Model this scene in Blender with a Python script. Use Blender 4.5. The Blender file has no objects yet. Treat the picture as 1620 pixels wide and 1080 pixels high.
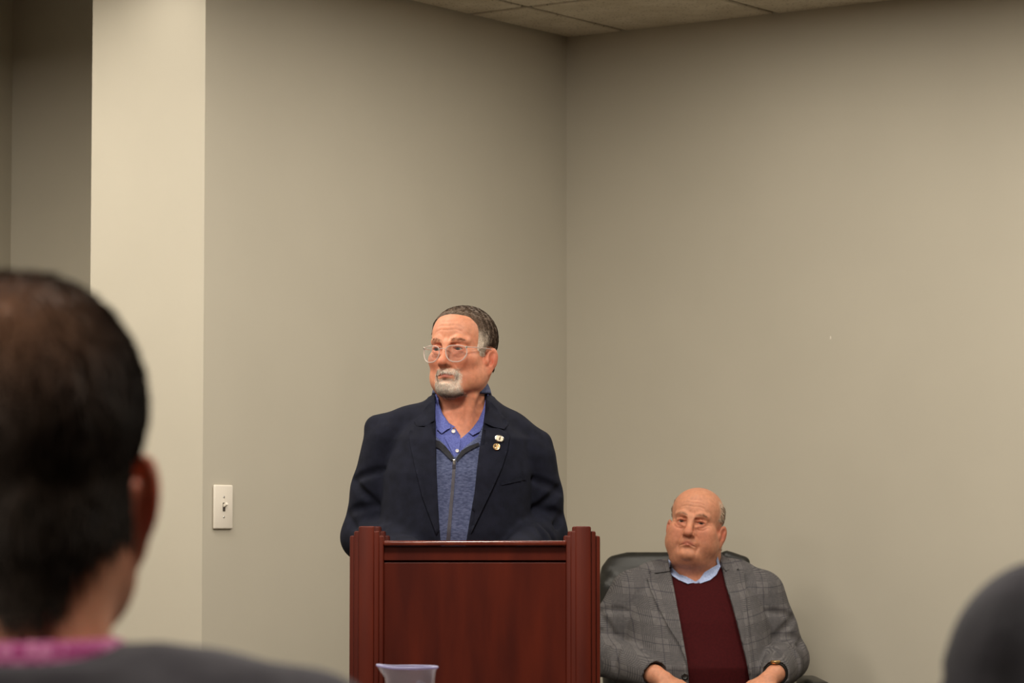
import bpy, bmesh, math, random
import numpy as np
from mathutils import Vector, Matrix
from mathutils.bvhtree import BVHTree

random.seed(7)
RNG = np.random.default_rng(7)
C = bpy.context.scene.collection
SC = bpy.context.scene
R = math.radians

# ---------------------------------------------------------------- camera
FPX, PITCH, CAMZ = 4796.0, 3.58, 1.2
cam_d = bpy.data.cameras.new('camera')
cam = bpy.data.objects.new('camera', cam_d)
C.objects.link(cam)
cam.location = (0, 0, CAMZ)
cam.rotation_euler = (R(90 + PITCH), 0, 0)
cam_d.sensor_width = 36.0
cam_d.lens = FPX / 1620 * 36.0
cam_d.clip_start = 0.05
cam_d.dof.use_dof = True
cam_d.dof.focus_distance = 7.8
cam_d.dof.aperture_fstop = 9.0
SC.camera = cam

# ---------------------------------------------------------------- world and exposure
w = bpy.data.worlds.new('world')
SC.world = w
w.use_nodes = True
w.node_tree.nodes['Background'].inputs[0].default_value = (1.0, 0.9, 0.78, 1)
w.node_tree.nodes['Background'].inputs[1].default_value = 0.02
SC.view_settings.view_transform = 'Standard'
SC.view_settings.look = 'None'
SC.view_settings.exposure = 0.0
SC.view_settings.gamma = 1.0
SC.view_settings.use_curve_mapping = False
LIGHT_COLOR = (1.0, 0.925, 0.80)
# u = metres from wall_right, v = metres from wall_left
LIGHTS = [(3.33, 0.55, 21), (2.72, 0.55, 10), (2.72, -0.67, 9), (3.33, -1.28, 34), (3.94, 2.38, 75), (1.5, 2.99, 37), (0.89, 2.38, 8), (1.5, 1.16, 11), (0.89, 1.16, 4),
          (6.4, 0.55, 40), (6.4, 2.99, 50), (6.4, 5.4, 32), (9.4, 1.7, 40), (9.4, 4.8, 62)]
DOWNLIGHT = (2.15, -0.12, 1.2)

# ---------------------------------------------------------------- room frame
CX, CY = 0.192, 10.6
DU = Vector((-0.582, -0.813, 0)).normalized()
DV = Vector((0.813, -0.582, 0)).normalized()
CEIL = 2.935
YAW = math.atan2(DV.y, DV.x)


def W(u, v, z=0.0):
    return Vector((CX, CY, 0)) + DU * u + DV * v + Vector((0, 0, z))


def pix(px, py, Y):
    """World point seen at photo pixel (px, py) at depth Y."""
    d = Vector(((px - 810) / FPX, (540 - py) / FPX, -1))
    d = cam.rotation_euler.to_matrix() @ d
    return Vector((0, 0, CAMZ)) + d * (Y / d.y)


def lin(r, g, b):
    f = lambda c: (c / 255) / 12.92 if c / 255 <= 0.04045 else ((c / 255 + 0.055) / 1.055) ** 2.4
    return (f(r), f(g), f(b), 1.0)


# ---------------------------------------------------------------- object helpers
def new_obj(name, me, m=None, parent=None):
    o = bpy.data.objects.new(name, me)
    C.objects.link(o)
    if m:
        me.materials.clear()
        me.materials.append(m)
    if parent:
        o.parent = parent
    return o


def obj(name, bm, m, parent=None, smooth=False, angle=None):
    me = bpy.data.meshes.new(name)
    bmesh.ops.recalc_face_normals(bm, faces=bm.faces)
    bm.to_mesh(me)
    bm.free()
    if smooth:
        me.polygons.foreach_set('use_smooth', [True] * len(me.polygons))
        if angle:
            me.set_sharp_from_angle(angle=R(angle))
    return new_obj(name, me, m, parent)


def thing(name, label, cat, loc=(0, 0, 0), rz=0, group=None):
    o = bpy.data.objects.new(name, None)
    C.objects.link(o)
    o.location = loc
    o.rotation_euler = (0, 0, rz)
    tag(o, label, cat, group)
    return o


def tag(o, label=None, cat=None, group=None, kind=None):
    if label:
        o['label'] = label
    if cat:
        o['category'] = cat
    if group:
        o['group'] = group
    if kind:
        o['kind'] = kind
    return o


def box(bm, lo, hi, bevel=0.0, seg=2, M=None):
    r = bmesh.ops.create_cube(bm, size=1.0)
    vs = r['verts']
    lo, hi = Vector(lo), Vector(hi)
    c, s = (lo + hi) / 2, hi - lo
    for v in vs:
        v.co = Vector((v.co.x * s.x, v.co.y * s.y, v.co.z * s.z)) + c
    if bevel:
        es = list({e for v in vs for e in v.link_edges})
        rr = bmesh.ops.bevel(bm, geom=es, offset=bevel, segments=seg, affect='EDGES', profile=0.5)
        vs = list({v for f in rr['faces'] for v in f.verts} | {v for v in vs if v.is_valid})
    if M:
        for v in vs:
            v.co = M @ v.co
    return vs


def lathe(bm, prof, n=32, M=None, closed=True):
    rings = []
    for (r, z) in prof:
        rings.append([bm.verts.new((r * math.cos(2 * math.pi * i / n), r * math.sin(2 * math.pi * i / n), z)) for i in range(n)])
    for a, b in zip(rings, rings[1:]):
        for i in range(n):
            bm.faces.new((a[i], a[(i + 1) % n], b[(i + 1) % n], b[i]))
    if closed:
        bm.faces.new(rings[0][::-1])
        bm.faces.new(rings[-1])
    if M:
        for ring in rings:
            for v in ring:
                v.co = M @ v.co
    return rings


def tube(bm, pts, r, n=8, closed=False):
    pts = [Vector(p) for p in pts]
    N = len(pts)
    rs = r if isinstance(r, (list, tuple)) else [r] * N
    rings = []
    up = None
    for i in range(N):
        a = pts[(i - 1) % N] if (closed or i > 0) else pts[0]
        b = pts[(i + 1) % N] if (closed or i < N - 1) else pts[-1]
        t = (b - a).normalized()
        if up is None:
            up = Vector((0, 0, 1)) if abs(t.z) < 0.9 else Vector((1, 0, 0))
        s = t.cross(up).normalized()
        up = s.cross(t).normalized()
        rings.append([bm.verts.new(pts[i] + (s * math.cos(2 * math.pi * k / n) + up * math.sin(2 * math.pi * k / n)) * rs[i]) for k in range(n)])
    m = N if closed else N - 1
    for i in range(m):
        a, b = rings[i], rings[(i + 1) % N]
        for k in range(n):
            bm.faces.new((a[k], a[(k + 1) % n], b[(k + 1) % n], b[k]))
    if not closed:
        bm.faces.new(rings[0][::-1])
        bm.faces.new(rings[-1])


# ---------------------------------------------------------------- materials
def mat(name, color, rough=0.6, metal=0.0, **kw):
    m = bpy.data.materials.new(name)
    m.use_nodes = True
    nt = m.node_tree
    b = nt.nodes['Principled BSDF']
    b.inputs['Base Color'].default_value = color
    b.inputs['Roughness'].default_value = rough
    b.inputs['Metallic'].default_value = metal
    for k, v in kw.items():
        b.inputs[k.replace('_', ' ')].default_value = v
    return m


def N(m, typ, **kw):
    n = m.node_tree.nodes.new(typ)
    for k, v in kw.items():
        setattr(n, k, v)
    return n


def L(m, a, b):
    m.node_tree.links.new(a, b)


def noise(m, scale, detail=3, coord='Object', stretch=None, rough=0.5):
    tc = N(m, 'ShaderNodeTexCoord')
    n = N(m, 'ShaderNodeTexNoise')
    n.inputs['Scale'].default_value = scale
    n.inputs['Detail'].default_value = detail
    n.inputs['Roughness'].default_value = rough
    src = tc.outputs[coord]
    if stretch:
        mp = N(m, 'ShaderNodeMapping')
        mp.inputs['Scale'].default_value = stretch
        L(m, src, mp.inputs['Vector'])
        src = mp.outputs[0]
    L(m, src, n.inputs['Vector'])
    return n


def ramp(m, src, stops):
    r = N(m, 'ShaderNodeValToRGB')
    e = r.color_ramp.elements
    e[0].position, e[0].color = stops[0]
    e[1].position, e[1].color = stops[-1]
    for p, c in stops[1:-1]:
        x = e.new(p)
        x.color = c
    L(m, src, r.inputs['Fac'])
    return r


def bump(m, src, strength=0.3, dist=0.002):
    b = N(m, 'ShaderNodeBump')
    b.inputs['Strength'].default_value = strength
    b.inputs['Distance'].default_value = dist
    L(m, src, b.inputs['Height'])
    L(m, b.outputs[0], m.node_tree.nodes['Principled BSDF'].inputs['Normal'])
    return b


def bsdf(m):
    return m.node_tree.nodes['Principled BSDF']


def noisy(name, c1, c2, scale, rough=0.7, bscale=None, bstr=0.3, bdist=0.001, stretch=None, detail=3, **kw):
    m = mat(name, c1, rough, **kw)
    n = noise(m, scale, detail, stretch=stretch)
    r = ramp(m, n.outputs['Fac'], [(0.35, c1), (0.65, c2)])
    L(m, r.outputs[0], bsdf(m).inputs['Base Color'])
    nb = noise(m, bscale or scale * 4, 2, stretch=stretch)
    bump(m, nb.outputs['Fac'], bstr, bdist)
    return m


def tinted(name, rough=0.5, bscale=300, bstr=0.2, bdist=0.001, mult=None, **kw):
    """Material whose base colour comes from the mesh's own 'tint' pigment attribute."""
    m = mat(name, (1, 1, 1, 1), rough, **kw)
    a = N(m, 'ShaderNodeAttribute')
    a.attribute_name = 'tint'
    n = noise(m, 90, 4)
    mx = N(m, 'ShaderNodeMix', data_type='RGBA', blend_type='MULTIPLY')
    mx.inputs[0].default_value = 1.0
    r = ramp(m, n.outputs['Fac'], [(0.3, (0.86, 0.83, 0.82, 1)), (0.7, (1.08, 1.06, 1.05, 1))])
    L(m, a.outputs['Color'], mx.inputs[6])
    L(m, r.outputs[0], mx.inputs[7])
    L(m, mx.outputs[2], bsdf(m).inputs['Base Color'])
    nb = noise(m, bscale, 3)
    bump(m, nb.outputs['Fac'], bstr, bdist)
    return m


WALLC = (0.51, 0.472, 0.392, 1)
M_wall = noisy('wall_paint', WALLC, (0.495, 0.458, 0.380, 1), 3.0, 0.75, 260, 0.12, 0.0006, Specular_IOR_Level=0.25)
M_wall_low_bounce = noisy('wall_paint_low_bounce', lin(112, 100, 84), lin(108, 96, 80), 3.0, 0.75, 260, 0.12, 0.0006)  # same wall paint, darkened on the unseen walls to lower bounced light
M_floor = noisy('carpet', lin(66, 56, 48), lin(84, 73, 63), 60, 0.95, 400, 0.6, 0.004)
M_base = noisy('vinyl_base', lin(60, 54, 48), lin(66, 60, 53), 5, 0.5)
M_tbar = mat('ceiling_grid_metal', lin(92, 84, 72), 0.6)
M_tile = noisy('ceiling_tile', lin(205, 196, 178), lin(190, 180, 160), 9, 0.9, 120, 0.6, 0.004)
_v = N(M_tile, 'ShaderNodeTexVoronoi')
_v.inputs['Scale'].default_value = 60
_tc = N(M_tile, 'ShaderNodeTexCoord')
L(M_tile, _tc.outputs['Object'], _v.inputs['Vector'])
_r = ramp(M_tile, _v.outputs['Distance'], [(0.12, (0.45, 0.42, 0.38, 1)), (0.26, (1, 1, 1, 1))])
_mx = N(M_tile, 'ShaderNodeMix', data_type='RGBA', blend_type='MULTIPLY')
_mx.inputs[0].default_value = 1.0
_old = bsdf(M_tile).inputs['Base Color'].links[0].from_socket
L(M_tile, _old, _mx.inputs[6])
L(M_tile, _r.outputs[0], _mx.inputs[7])
L(M_tile, _mx.outputs[2], bsdf(M_tile).inputs['Base Color'])

M_wood = noisy('mahogany', lin(62, 17, 9), lin(82, 26, 12), 5, 0.5, 40, 0.06, 0.0006, stretch=(3, 3, 0.5), detail=6, Specular_IOR_Level=0.14, Coat_Weight=0.02, Coat_Roughness=0.3)
M_wood_edge = noisy('polished_mahogany', lin(84, 28, 18), lin(104, 40, 25), 7, 0.22, 40, 0.04, 0.0005, stretch=(3, 3, 0.5), detail=6, Coat_Weight=0.4, Coat_Roughness=0.12)
M_white = mat('switch_plastic', lin(232, 224, 212), 0.35)
M_slot = mat('switch_slot', lin(70, 62, 54), 0.6)
M_steel = mat('steel', lin(190, 190, 190), 0.3, 1.0)
M_leather = noisy('black_leather', lin(20, 20, 18), lin(32, 31, 28), 30, 0.42, 180, 0.35, 0.0012)
M_blackplastic = mat('black_plastic', lin(24, 23, 22), 0.4)
M_table = noisy('table_laminate', lin(120, 84, 58), lin(140, 100, 70), 6, 0.4, 60, 0.05, stretch=(1, 12, 1))
M_emit = mat('light_diffuser', (1, 1, 1, 1), 0.5)
bsdf(M_emit).inputs['Emission Color'].default_value = LIGHT_COLOR + (1,)
bsdf(M_emit).inputs['Emission Strength'].default_value = 1.0
M_whitemetal = mat('white_metal', lin(230, 228, 222), 0.4)

M_skin = tinted('skin', 0.52, 320, 0.22, 0.0010, Subsurface_Weight=0.28, Subsurface_Scale=0.012, Specular_IOR_Level=0.32)
bsdf(M_skin).inputs['Subsurface Radius'].default_value = (1.0, 0.35, 0.2)
M_hair = tinted('hair', 0.62, 500, 0.3, 0.0008, Specular_IOR_Level=0.22)
M_eye = mat('eye_white', lin(178, 158, 144), 0.15)
_tc = N(M_eye, 'ShaderNodeTexCoord')
_sx = N(M_eye, 'ShaderNodeSeparateXYZ')
L(M_eye, _tc.outputs['Object'], _sx.inputs[0])
_cmb = N(M_eye, 'ShaderNodeCombineXYZ')
L(M_eye, _sx.outputs[0], _cmb.inputs[0])
L(M_eye, _sx.outputs[2], _cmb.inputs[2])
_len = N(M_eye, 'ShaderNodeVectorMath', operation='LENGTH')
L(M_eye, _cmb.outputs[0], _len.inputs[0])
_r = ramp(M_eye, _len.outputs['Value'], [(0.0030, (0.004, 0.004, 0.004, 1)), (0.0034, lin(50, 46, 40)), (0.0062, lin(42, 38, 34)), (0.0068, lin(178, 158, 144))])
L(M_eye, _r.outputs[0], bsdf(M_eye).inputs['Base Color'])

M_navy = noisy('navy_wool', lin(17, 19, 30), lin(23, 25, 38), 40, 0.9, 700, 0.4, 0.0008, Specular_IOR_Level=0.15)
M_navy_edge = noisy('navy_wool_edge', lin(18, 20, 31), lin(24, 26, 39), 40, 0.9, 700, 0.4, 0.0008, Specular_IOR_Level=0.15)
M_vest = noisy('heather_knit', lin(50, 58, 90), lin(82, 90, 122), 260, 0.9, 600, 0.4, 0.001, stretch=(0.4, 1, 1.0))
M_vest_dark = noisy('knit_trim', lin(20, 21, 28), lin(30, 31, 40), 200, 0.9)
M_polo = noisy('periwinkle_polo', lin(68, 76, 140), lin(88, 97, 164), 300, 0.85, 700, 0.3, 0.0008)
M_zip = noisy('zip_tape', lin(44, 40, 52), lin(54, 50, 62), 300, 0.6)
M_button = mat('pearl_button', lin(210, 205, 205), 0.3)
M_silver = mat('silver', lin(225, 222, 215), 0.25, 1.0)
M_gold = mat('gold', lin(240, 200, 140), 0.3, 1.0)
M_cream = mat('cream_enamel', lin(235, 225, 200), 0.3)
M_bronze = mat('bronze_enamel', lin(96, 78, 50), 0.4)
M_orange = mat('amber_enamel', lin(214, 140, 80), 0.35)
M_trouser = noisy('dark_trousers', lin(38, 38, 42), lin(46, 46, 50), 60, 0.9, 500, 0.3)
M_shoe = mat('black_shoe_leather', lin(18, 16, 15), 0.3)
M_maroon = noisy('maroon_knit', lin(52, 8, 11), lin(61, 11, 14), 150, 0.9, 500, 0.35, 0.001, Specular_IOR_Level=0.15)
M_blue = noisy('light_blue_shirt', lin(150, 166, 206), lin(176, 190, 224), 200, 0.8, 600, 0.2)
M_dkgrey = noisy('charcoal_jacket', lin(60, 58, 64), lin(72, 70, 76), 30, 0.85, 300, 0.4, 0.001, Specular_IOR_Level=0.2)
M_charcoal = noisy('black_suit', lin(54, 53, 58), lin(63, 61, 67), 30, 0.85, 300, 0.4, 0.001, Specular_IOR_Level=0.2)
M_magenta = mat('magenta_check_shirt', lin(150, 50, 110), 0.8)
_tc = N(M_magenta, 'ShaderNodeTexCoord')
_ck = N(M_magenta, 'ShaderNodeTexChecker')
_ck.inputs['Scale'].default_value = 130
_ck.inputs['Color1'].default_value = lin(150, 40, 110)
_ck.inputs['Color2'].default_value = lin(196, 120, 165)
L(M_magenta, _tc.outputs['Object'], _ck.inputs['Vector'])
L(M_magenta, _ck.outputs['Color'], bsdf(M_magenta).inputs['Base Color'])


def math_node(m, op, a, b=None, c=None):
    n = N(m, 'ShaderNodeMath', operation=op)
    for i, x in enumerate((a, b, c)):
        if x is None:
            continue
        if isinstance(x, (int, float)):
            n.inputs[i].default_value = x
        else:
            L(m, x, n.inputs[i])
    return n.outputs[0]


def plaid():
    """Grey glen check with fine banded stripes and a dark windowpane overcheck."""
    m = mat('glen_plaid_wool', (0.1, 0.1, 0.1, 1), 0.9)
    tc = N(m, 'ShaderNodeTexCoord')
    sx = N(m, 'ShaderNodeSeparateXYZ')
    L(m, tc.outputs['Object'], sx.inputs[0])
    X, Y, Z = sx.outputs
    wob = noise(m, 9, 2)
    wv = math_node(m, 'MULTIPLY_ADD', wob.outputs['Fac'], 0.006, -0.003)
    u = math_node(m, 'ADD', math_node(m, 'MULTIPLY_ADD', Y, 0.20, X), wv)
    v = math_node(m, 'ADD', math_node(m, 'MULTIPLY_ADD', Y, -0.22, Z), wv)

    def band(t, per, frac, off=0.0):
        f = math_node(m, 'FRACT', math_node(m, 'MULTIPLY_ADD', t, 1 / per, 10 + off))
        return math_node(m, 'LESS_THAN', f, frac)
    PER = 0.070
    cols = []
    for t in (u, v):
        b = band(t, PER, 0.5)
        s = band(t, PER / 14, 0.5)
        cols.append(math_node(m, 'MULTIPLY', b, s))
    g = math_node(m, 'MAXIMUM', cols[0], cols[1])
    both = math_node(m, 'MULTIPLY', cols[0], cols[1])
    weave = noise(m, 900, 1)
    weave2 = noise(m, 120, 3)
    val = math_node(m, 'MULTIPLY_ADD', g, -0.26, 0.60)
    val = math_node(m, 'MULTIPLY_ADD', both, 0.16, val)
    val = math_node(m, 'ADD', val, math_node(m, 'MULTIPLY_ADD', weave.outputs['Fac'], 0.4, -0.2))
    val = math_node(m, 'ADD', val, math_node(m, 'MULTIPLY_ADD', weave2.outputs['Fac'], 0.3, -0.15))
    r = ramp(m, val, [(0.1, lin(44, 43, 46)), (0.5, lin(82, 79, 81)), (0.95, lin(126, 121, 120))])
    ov = math_node(m, 'MAXIMUM', band(u, PER, 0.035, 0.26), band(v, PER, 0.035, 0.26))
    mx = N(m, 'ShaderNodeMix', data_type='RGBA')
    L(m, math_node(m, 'MULTIPLY', ov, 0.55), mx.inputs[0])
    L(m, r.outputs[0], mx.inputs[6])
    mx.inputs[7].default_value = lin(36, 34, 48)
    L(m, mx.outputs[2], bsdf(m).inputs['Base Color'])
    bump(m, weave.outputs['Fac'], 0.35, 0.001)
    return m


M_plaid = plaid()


def clear(name, tint, fac, rough=0.05):
    """Thin clear plastic or lens: mostly see-through with a glossy fresnel skin."""
    m = bpy.data.materials.new(name)
    m.use_nodes = True
    nt = m.node_tree
    nt.nodes.remove(nt.nodes['Principled BSDF'])
    out = [n for n in nt.nodes if n.type == 'OUTPUT_MATERIAL'][0]
    t = N(m, 'ShaderNodeBsdfTransparent')
    t.inputs[0].default_value = tint
    p = N(m, 'ShaderNodeBsdfPrincipled')
    p.inputs['Base Color'].default_value = tint
    p.inputs['Roughness'].default_value = rough
    lw = N(m, 'ShaderNodeLayerWeight')
    ad = math_node(m, 'MULTIPLY_ADD', math_node(m, 'POWER', lw.outputs['Facing'], 4.0), 0.45, 0.018 + fac)
    ad = math_node(m, 'MINIMUM', ad, 1.0)
    mx = N(m, 'ShaderNodeMixShader')
    L(m, ad, mx.inputs[0])
    L(m, t.outputs[0], mx.inputs[1])
    L(m, p.outputs[0], mx.inputs[2])
    L(m, mx.outputs[0], out.inputs['Surface'])
    return m


M_lens = clear('spectacle_lens', (0.97, 0.97, 0.97, 1), 0.0)
M_rim = clear('clear_acetate', (0.80, 0.72, 0.68, 1), 0.34, 0.12)
M_cup = clear('clear_plastic', (0.86, 0.87, 0.93, 1), 0.04, 0.06)
# ---------------------------------------------------------------- implicit surfaces for bodies and clothes
def axis(parts):
    """Rectilinear axis from [(start, stop, step), ...]."""
    out = []
    for a, b, s in parts:
        n = max(1, int(round((b - a) / s)))
        out.append(np.linspace(a, b, n, endpoint=False))
    out.append(np.array([parts[-1][1]]))
    return np.concatenate(out).astype(np.float32)


class Field:
    def __init__(self, xs, ys, zs):
        self.a = (xs, ys, zs)
        self.D = np.full((len(xs), len(ys), len(zs)), 1.0, np.float32)
        self.T = Matrix.Identity(4)

    def loc(self, c, rad):
        """Slices and local coordinates around a local centre."""
        wc = self.T @ Vector(c)
        sl = []
        for i in range(3):
            lo = np.searchsorted(self.a[i], wc[i] - rad)
            hi = np.searchsorted(self.a[i], wc[i] + rad)
            sl.append(slice(max(lo - 1, 0), hi + 1))
        X = self.a[0][sl[0]][:, None, None]
        Y = self.a[1][sl[1]][None, :, None]
        Z = self.a[2][sl[2]][None, None, :]
        I = self.T.inverted()
        p = [I[r][0] * X + I[r][1] * Y + I[r][2] * Z + I[r][3] for r in range(3)]
        return tuple(sl), p

    def put(self, sl, d, k, sub):
        A = self.D[sl]
        if A.size == 0:
            return
        if sub:
            A = -A
        if k > 0:
            h = np.clip(0.5 + 0.5 * (A - d) / k, 0, 1)
            v = A * (1 - h) + d * h - k * h * (1 - h)
        else:
            v = np.minimum(A, d)
        self.D[sl] = -v if sub else v

    def ell(self, c, r, k=0.0, sub=False, rot=None):
        """Ellipsoid; rot = Euler angles in degrees."""
        m = max(r) + k * 1.2 + 0.022
        sl, p = self.loc(c, m)
        q = [p[i] - c[i] for i in range(3)]
        if rot:
            Rm = Matrix.Rotation(R(rot[2]), 3, 'Z') @ Matrix.Rotation(R(rot[1]), 3, 'Y') @ Matrix.Rotation(R(rot[0]), 3, 'X')
            Rt = Rm.transposed()
            q = [Rt[i][0] * q[0] + Rt[i][1] * q[1] + Rt[i][2] * q[2] for i in range(3)]
        k0 = np.sqrt(sum((q[i] / r[i]) ** 2 for i in range(3)))
        k1 = np.sqrt(sum((q[i] / r[i] ** 2) ** 2 for i in range(3))) + 1e-9
        self.put(sl, (k0 * (k0 - 1) / k1).astype(np.float32), k, sub)

    def cap(self, a, b, ra, rb=None, k=0.0, sub=False, flat=(1, 1, 1)):
        """Tapered capsule."""
        rb = ra if rb is None else rb
        a, b = Vector(a), Vector(b)
        c = (a + b) / 2
        m = (a - b).length / 2 + max(ra, rb) + k * 1.2 + 0.022
        sl, p = self.loc(c, m)
        d = b - a
        L2 = max(d.length_squared, 1e-12)
        t = np.clip(sum((p[i] - a[i]) * d[i] for i in range(3)) / L2, 0, 1)
        dist = np.sqrt(sum(((p[i] - a[i] - t * d[i]) * flat[i]) ** 2 for i in range(3)))
        self.put(sl, (dist - (ra + (rb - ra) * t)).astype(np.float32), k, sub)

    def path(self, pts, rs, k=0.0, sub=False, kj=None):
        for i in range(len(pts) - 1):
            self.cap(pts[i], pts[i + 1], rs[i], rs[i + 1], k if i == 0 else (kj if kj is not None else k), sub)

    def loft(self, lv, n=2.3, k=0.0, cap=True):
        """Stack of superellipses (z, cx, cy, rx, ry)."""
        lv = np.array(lv, np.float32)
        z0, z1 = lv[0, 0], lv[-1, 0]
        zi = slice(max(np.searchsorted(self.a[2], z0 - 0.03) - 1, 0), np.searchsorted(self.a[2], z1 + 0.03) + 1)
        z = self.a[2][zi]
        cx, cy, rx, ry = [np.interp(z, lv[:, 0], lv[:, i])[None, None, :] for i in range(1, 5)]
        X = (self.a[0][:, None, None] - cx)
        Y = (self.a[1][None, :, None] - cy)
        k0 = (np.abs(X / rx) ** n + np.abs(Y / ry) ** n) ** (1 / n)
        k1 = np.sqrt((X / rx ** 2) ** 2 + (Y / ry ** 2) ** 2) / np.maximum(np.sqrt((X / rx) ** 2 + (Y / ry) ** 2), 1e-6)
        d = (k0 - 1) / np.maximum(k1, 1e-3)
        dz = np.maximum(z0 - z, z - z1)[None, None, :]
        d = np.maximum(d, dz)
        self.put((slice(None), slice(None), zi), d.astype(np.float32), k, False)

    def cut(self, poly, y0, y1, k=0.0):
        """Subtract a prism: polygon in (x, z), between y0 and y1."""
        P = np.array(poly, np.float32)
        X = self.a[0][:, None]
        Z = self.a[2][None, :]
        d = np.full((len(self.a[0]), len(self.a[2])), 1e9, np.float32)
        ins = np.zeros(d.shape, bool)
        for i in range(len(P)):
            a, b = P[i], P[(i + 1) % len(P)]
            e = b - a
            t = np.clip(((X - a[0]) * e[0] + (Z - a[1]) * e[1]) / max(e @ e, 1e-12), 0, 1)
            d = np.minimum(d, np.hypot(X - a[0] - t * e[0], Z - a[1] - t * e[1]))
            c = ((a[1] > Z) != (b[1] > Z)) & (X < (b[0] - a[0]) * (Z - a[1]) / (b[1] - a[1] + 1e-12) + a[0])
            ins ^= c
        d = np.where(ins, -d, d)[:, None, :]
        Y = self.a[1][None, :, None]
        d3 = np.maximum(d, np.maximum(y0 - Y, Y - y1)).astype(np.float32)
        self.put((slice(None),) * 3, d3, k, True)

    def wrinkle(self, amp, freq, seed=0):
        """Low soft cloth undulation."""
        r = np.random.default_rng(seed)
        X, Y, Z = self.a[0][:, None, None], self.a[1][None, :, None], self.a[2][None, None, :]
        s = 0
        for i in range(6):
            kx, ky, kz = r.normal(0, freq, 3)
            s = s + np.sin(kx * X + ky * Y + kz * Z * 0.8 + r.uniform(0, 6.28)) / 6
        self.D += (amp * s).astype(np.float32)

    def mesh(self, name):
        D = self.D
        s = D < 0
        n = [x - 1 for x in D.shape]
        cnt = np.zeros(n, np.int8)
        sl = [slice(0, -1), slice(1, None)]
        for i in (0, 1):
            for j in (0, 1):
                for k in (0, 1):
                    cnt += s[sl[i], sl[j], sl[k]]
        act = (cnt > 0) & (cnt < 8)
        I, J, K = np.nonzero(act)
        vid = np.full(n, -1, np.int32)
        vid[I, J, K] = np.arange(len(I))
        acc = np.zeros((len(I), 3))
        num = np.zeros(len(I))
        co = [(a, b, c) for a in (0, 1) for b in (0, 1) for c in (0, 1)]
        for a in co:
            for ax in range(3):
                if a[ax] == 1:
                    continue
                b = list(a)
                b[ax] = 1
                da = D[I + a[0], J + a[1], K + a[2]]
                db = D[I + b[0], J + b[1], K + b[2]]
                x = (da < 0) != (db < 0)
                t = np.where(x, da / np.where(da == db, 1, da - db), 0)
                ii = (I, J, K)
                for q in range(3):
                    pa = self.a[q][ii[q] + a[q]]
                    v = pa + (t * (self.a[q][ii[q] + 1] - self.a[q][ii[q]]) if q == ax else 0)
                    acc[:, q] += np.where(x, v, 0)
                num += x
        V = acc / num[:, None]
        Q = []
        for ax in range(3):
            lo = [slice(1, -1)] * 3
            hi = [slice(1, -1)] * 3
            lo[ax] = slice(0, -1)
            hi[ax] = slice(1, None)
            sa, sb = s[tuple(lo)], s[tuple(hi)]
            e = np.nonzero(sa != sb)
            fl = sa[e]
            g = [e[q] + (0 if q == ax else 1) for q in range(3)]
            o1, o2 = [q for q in range(3) if q != ax]

            def cell(d1, d2):
                c = [x.copy() for x in g]
                c[o1] -= d1
                c[o2] -= d2
                return vid[c[0], c[1], c[2]]
            q4 = np.stack([cell(1, 1), cell(0, 1), cell(0, 0), cell(1, 0)], 1)
            if ax == 1:
                fl = ~fl
            q4[~fl] = q4[~fl][:, ::-1]
            Q.append(q4)
        Q = np.concatenate(Q)
        Q = Q[(Q >= 0).all(1)]
        return V, Q


def smooth_mesh(V, Q, it=2, f=0.5):
    E = np.concatenate([Q[:, [0, 1]], Q[:, [1, 2]], Q[:, [2, 3]], Q[:, [3, 0]]])
    for _ in range(it):
        S = np.zeros_like(V)
        c = np.zeros(len(V))
        for a, b in ((0, 1), (1, 0)):
            for q in range(3):
                S[:, q] += np.bincount(E[:, a], V[E[:, b], q], len(V))
            c += np.bincount(E[:, a], minlength=len(V))
        V = V * (1 - f) + f * S / np.maximum(c, 1)[:, None]
    return V


def vnormals(V, Q):
    n = np.cross(V[Q[:, 2]] - V[Q[:, 0]], V[Q[:, 3]] - V[Q[:, 1]])
    out = np.zeros_like(V)
    for k in range(4):
        for q in range(3):
            out[:, q] += np.bincount(Q[:, k], n[:, q], len(V))
    return out / np.maximum(np.linalg.norm(out, axis=1), 1e-12)[:, None]


def raw_mesh(name, V, F, m, parent=None, tint=None, smooth=True):
    """V: (n,3); F: (m,3 or 4) index array."""
    me = bpy.data.meshes.new(name)
    k = F.shape[1]
    me.vertices.add(len(V))
    me.vertices.foreach_set('co', np.ascontiguousarray(V, np.float32).ravel())
    me.loops.add(F.size)
    me.loops.foreach_set('vertex_index', np.ascontiguousarray(F, np.int32).ravel())
    me.polygons.add(len(F))
    me.polygons.foreach_set('loop_start', np.arange(0, F.size, k, dtype=np.int32))
    if smooth:
        me.polygons.foreach_set('use_smooth', np.ones(len(F), bool))
    me.update(calc_edges=True)
    me.validate()
    if tint is not None:
        at = me.attributes.new('tint', 'FLOAT_COLOR', 'POINT')
        col = np.ones((len(V), 4), np.float32)
        col[:, :3] = tint
        at.data.foreach_set('color', col.ravel())
    return new_obj(name, me, m, parent)


def sstep(a, b, x):
    t = np.clip((x - a) / (b - a), 0, 1)
    return t * t * (3 - 2 * t)


def bvh(*meshes):
    vs, fs, o = [], [], 0
    for V, Q in meshes:
        vs += [Vector(v) for v in V.tolist()]
        fs += (Q + o).tolist()
        o += len(V)
    return BVHTree.FromPolygons(vs, fs)


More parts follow.
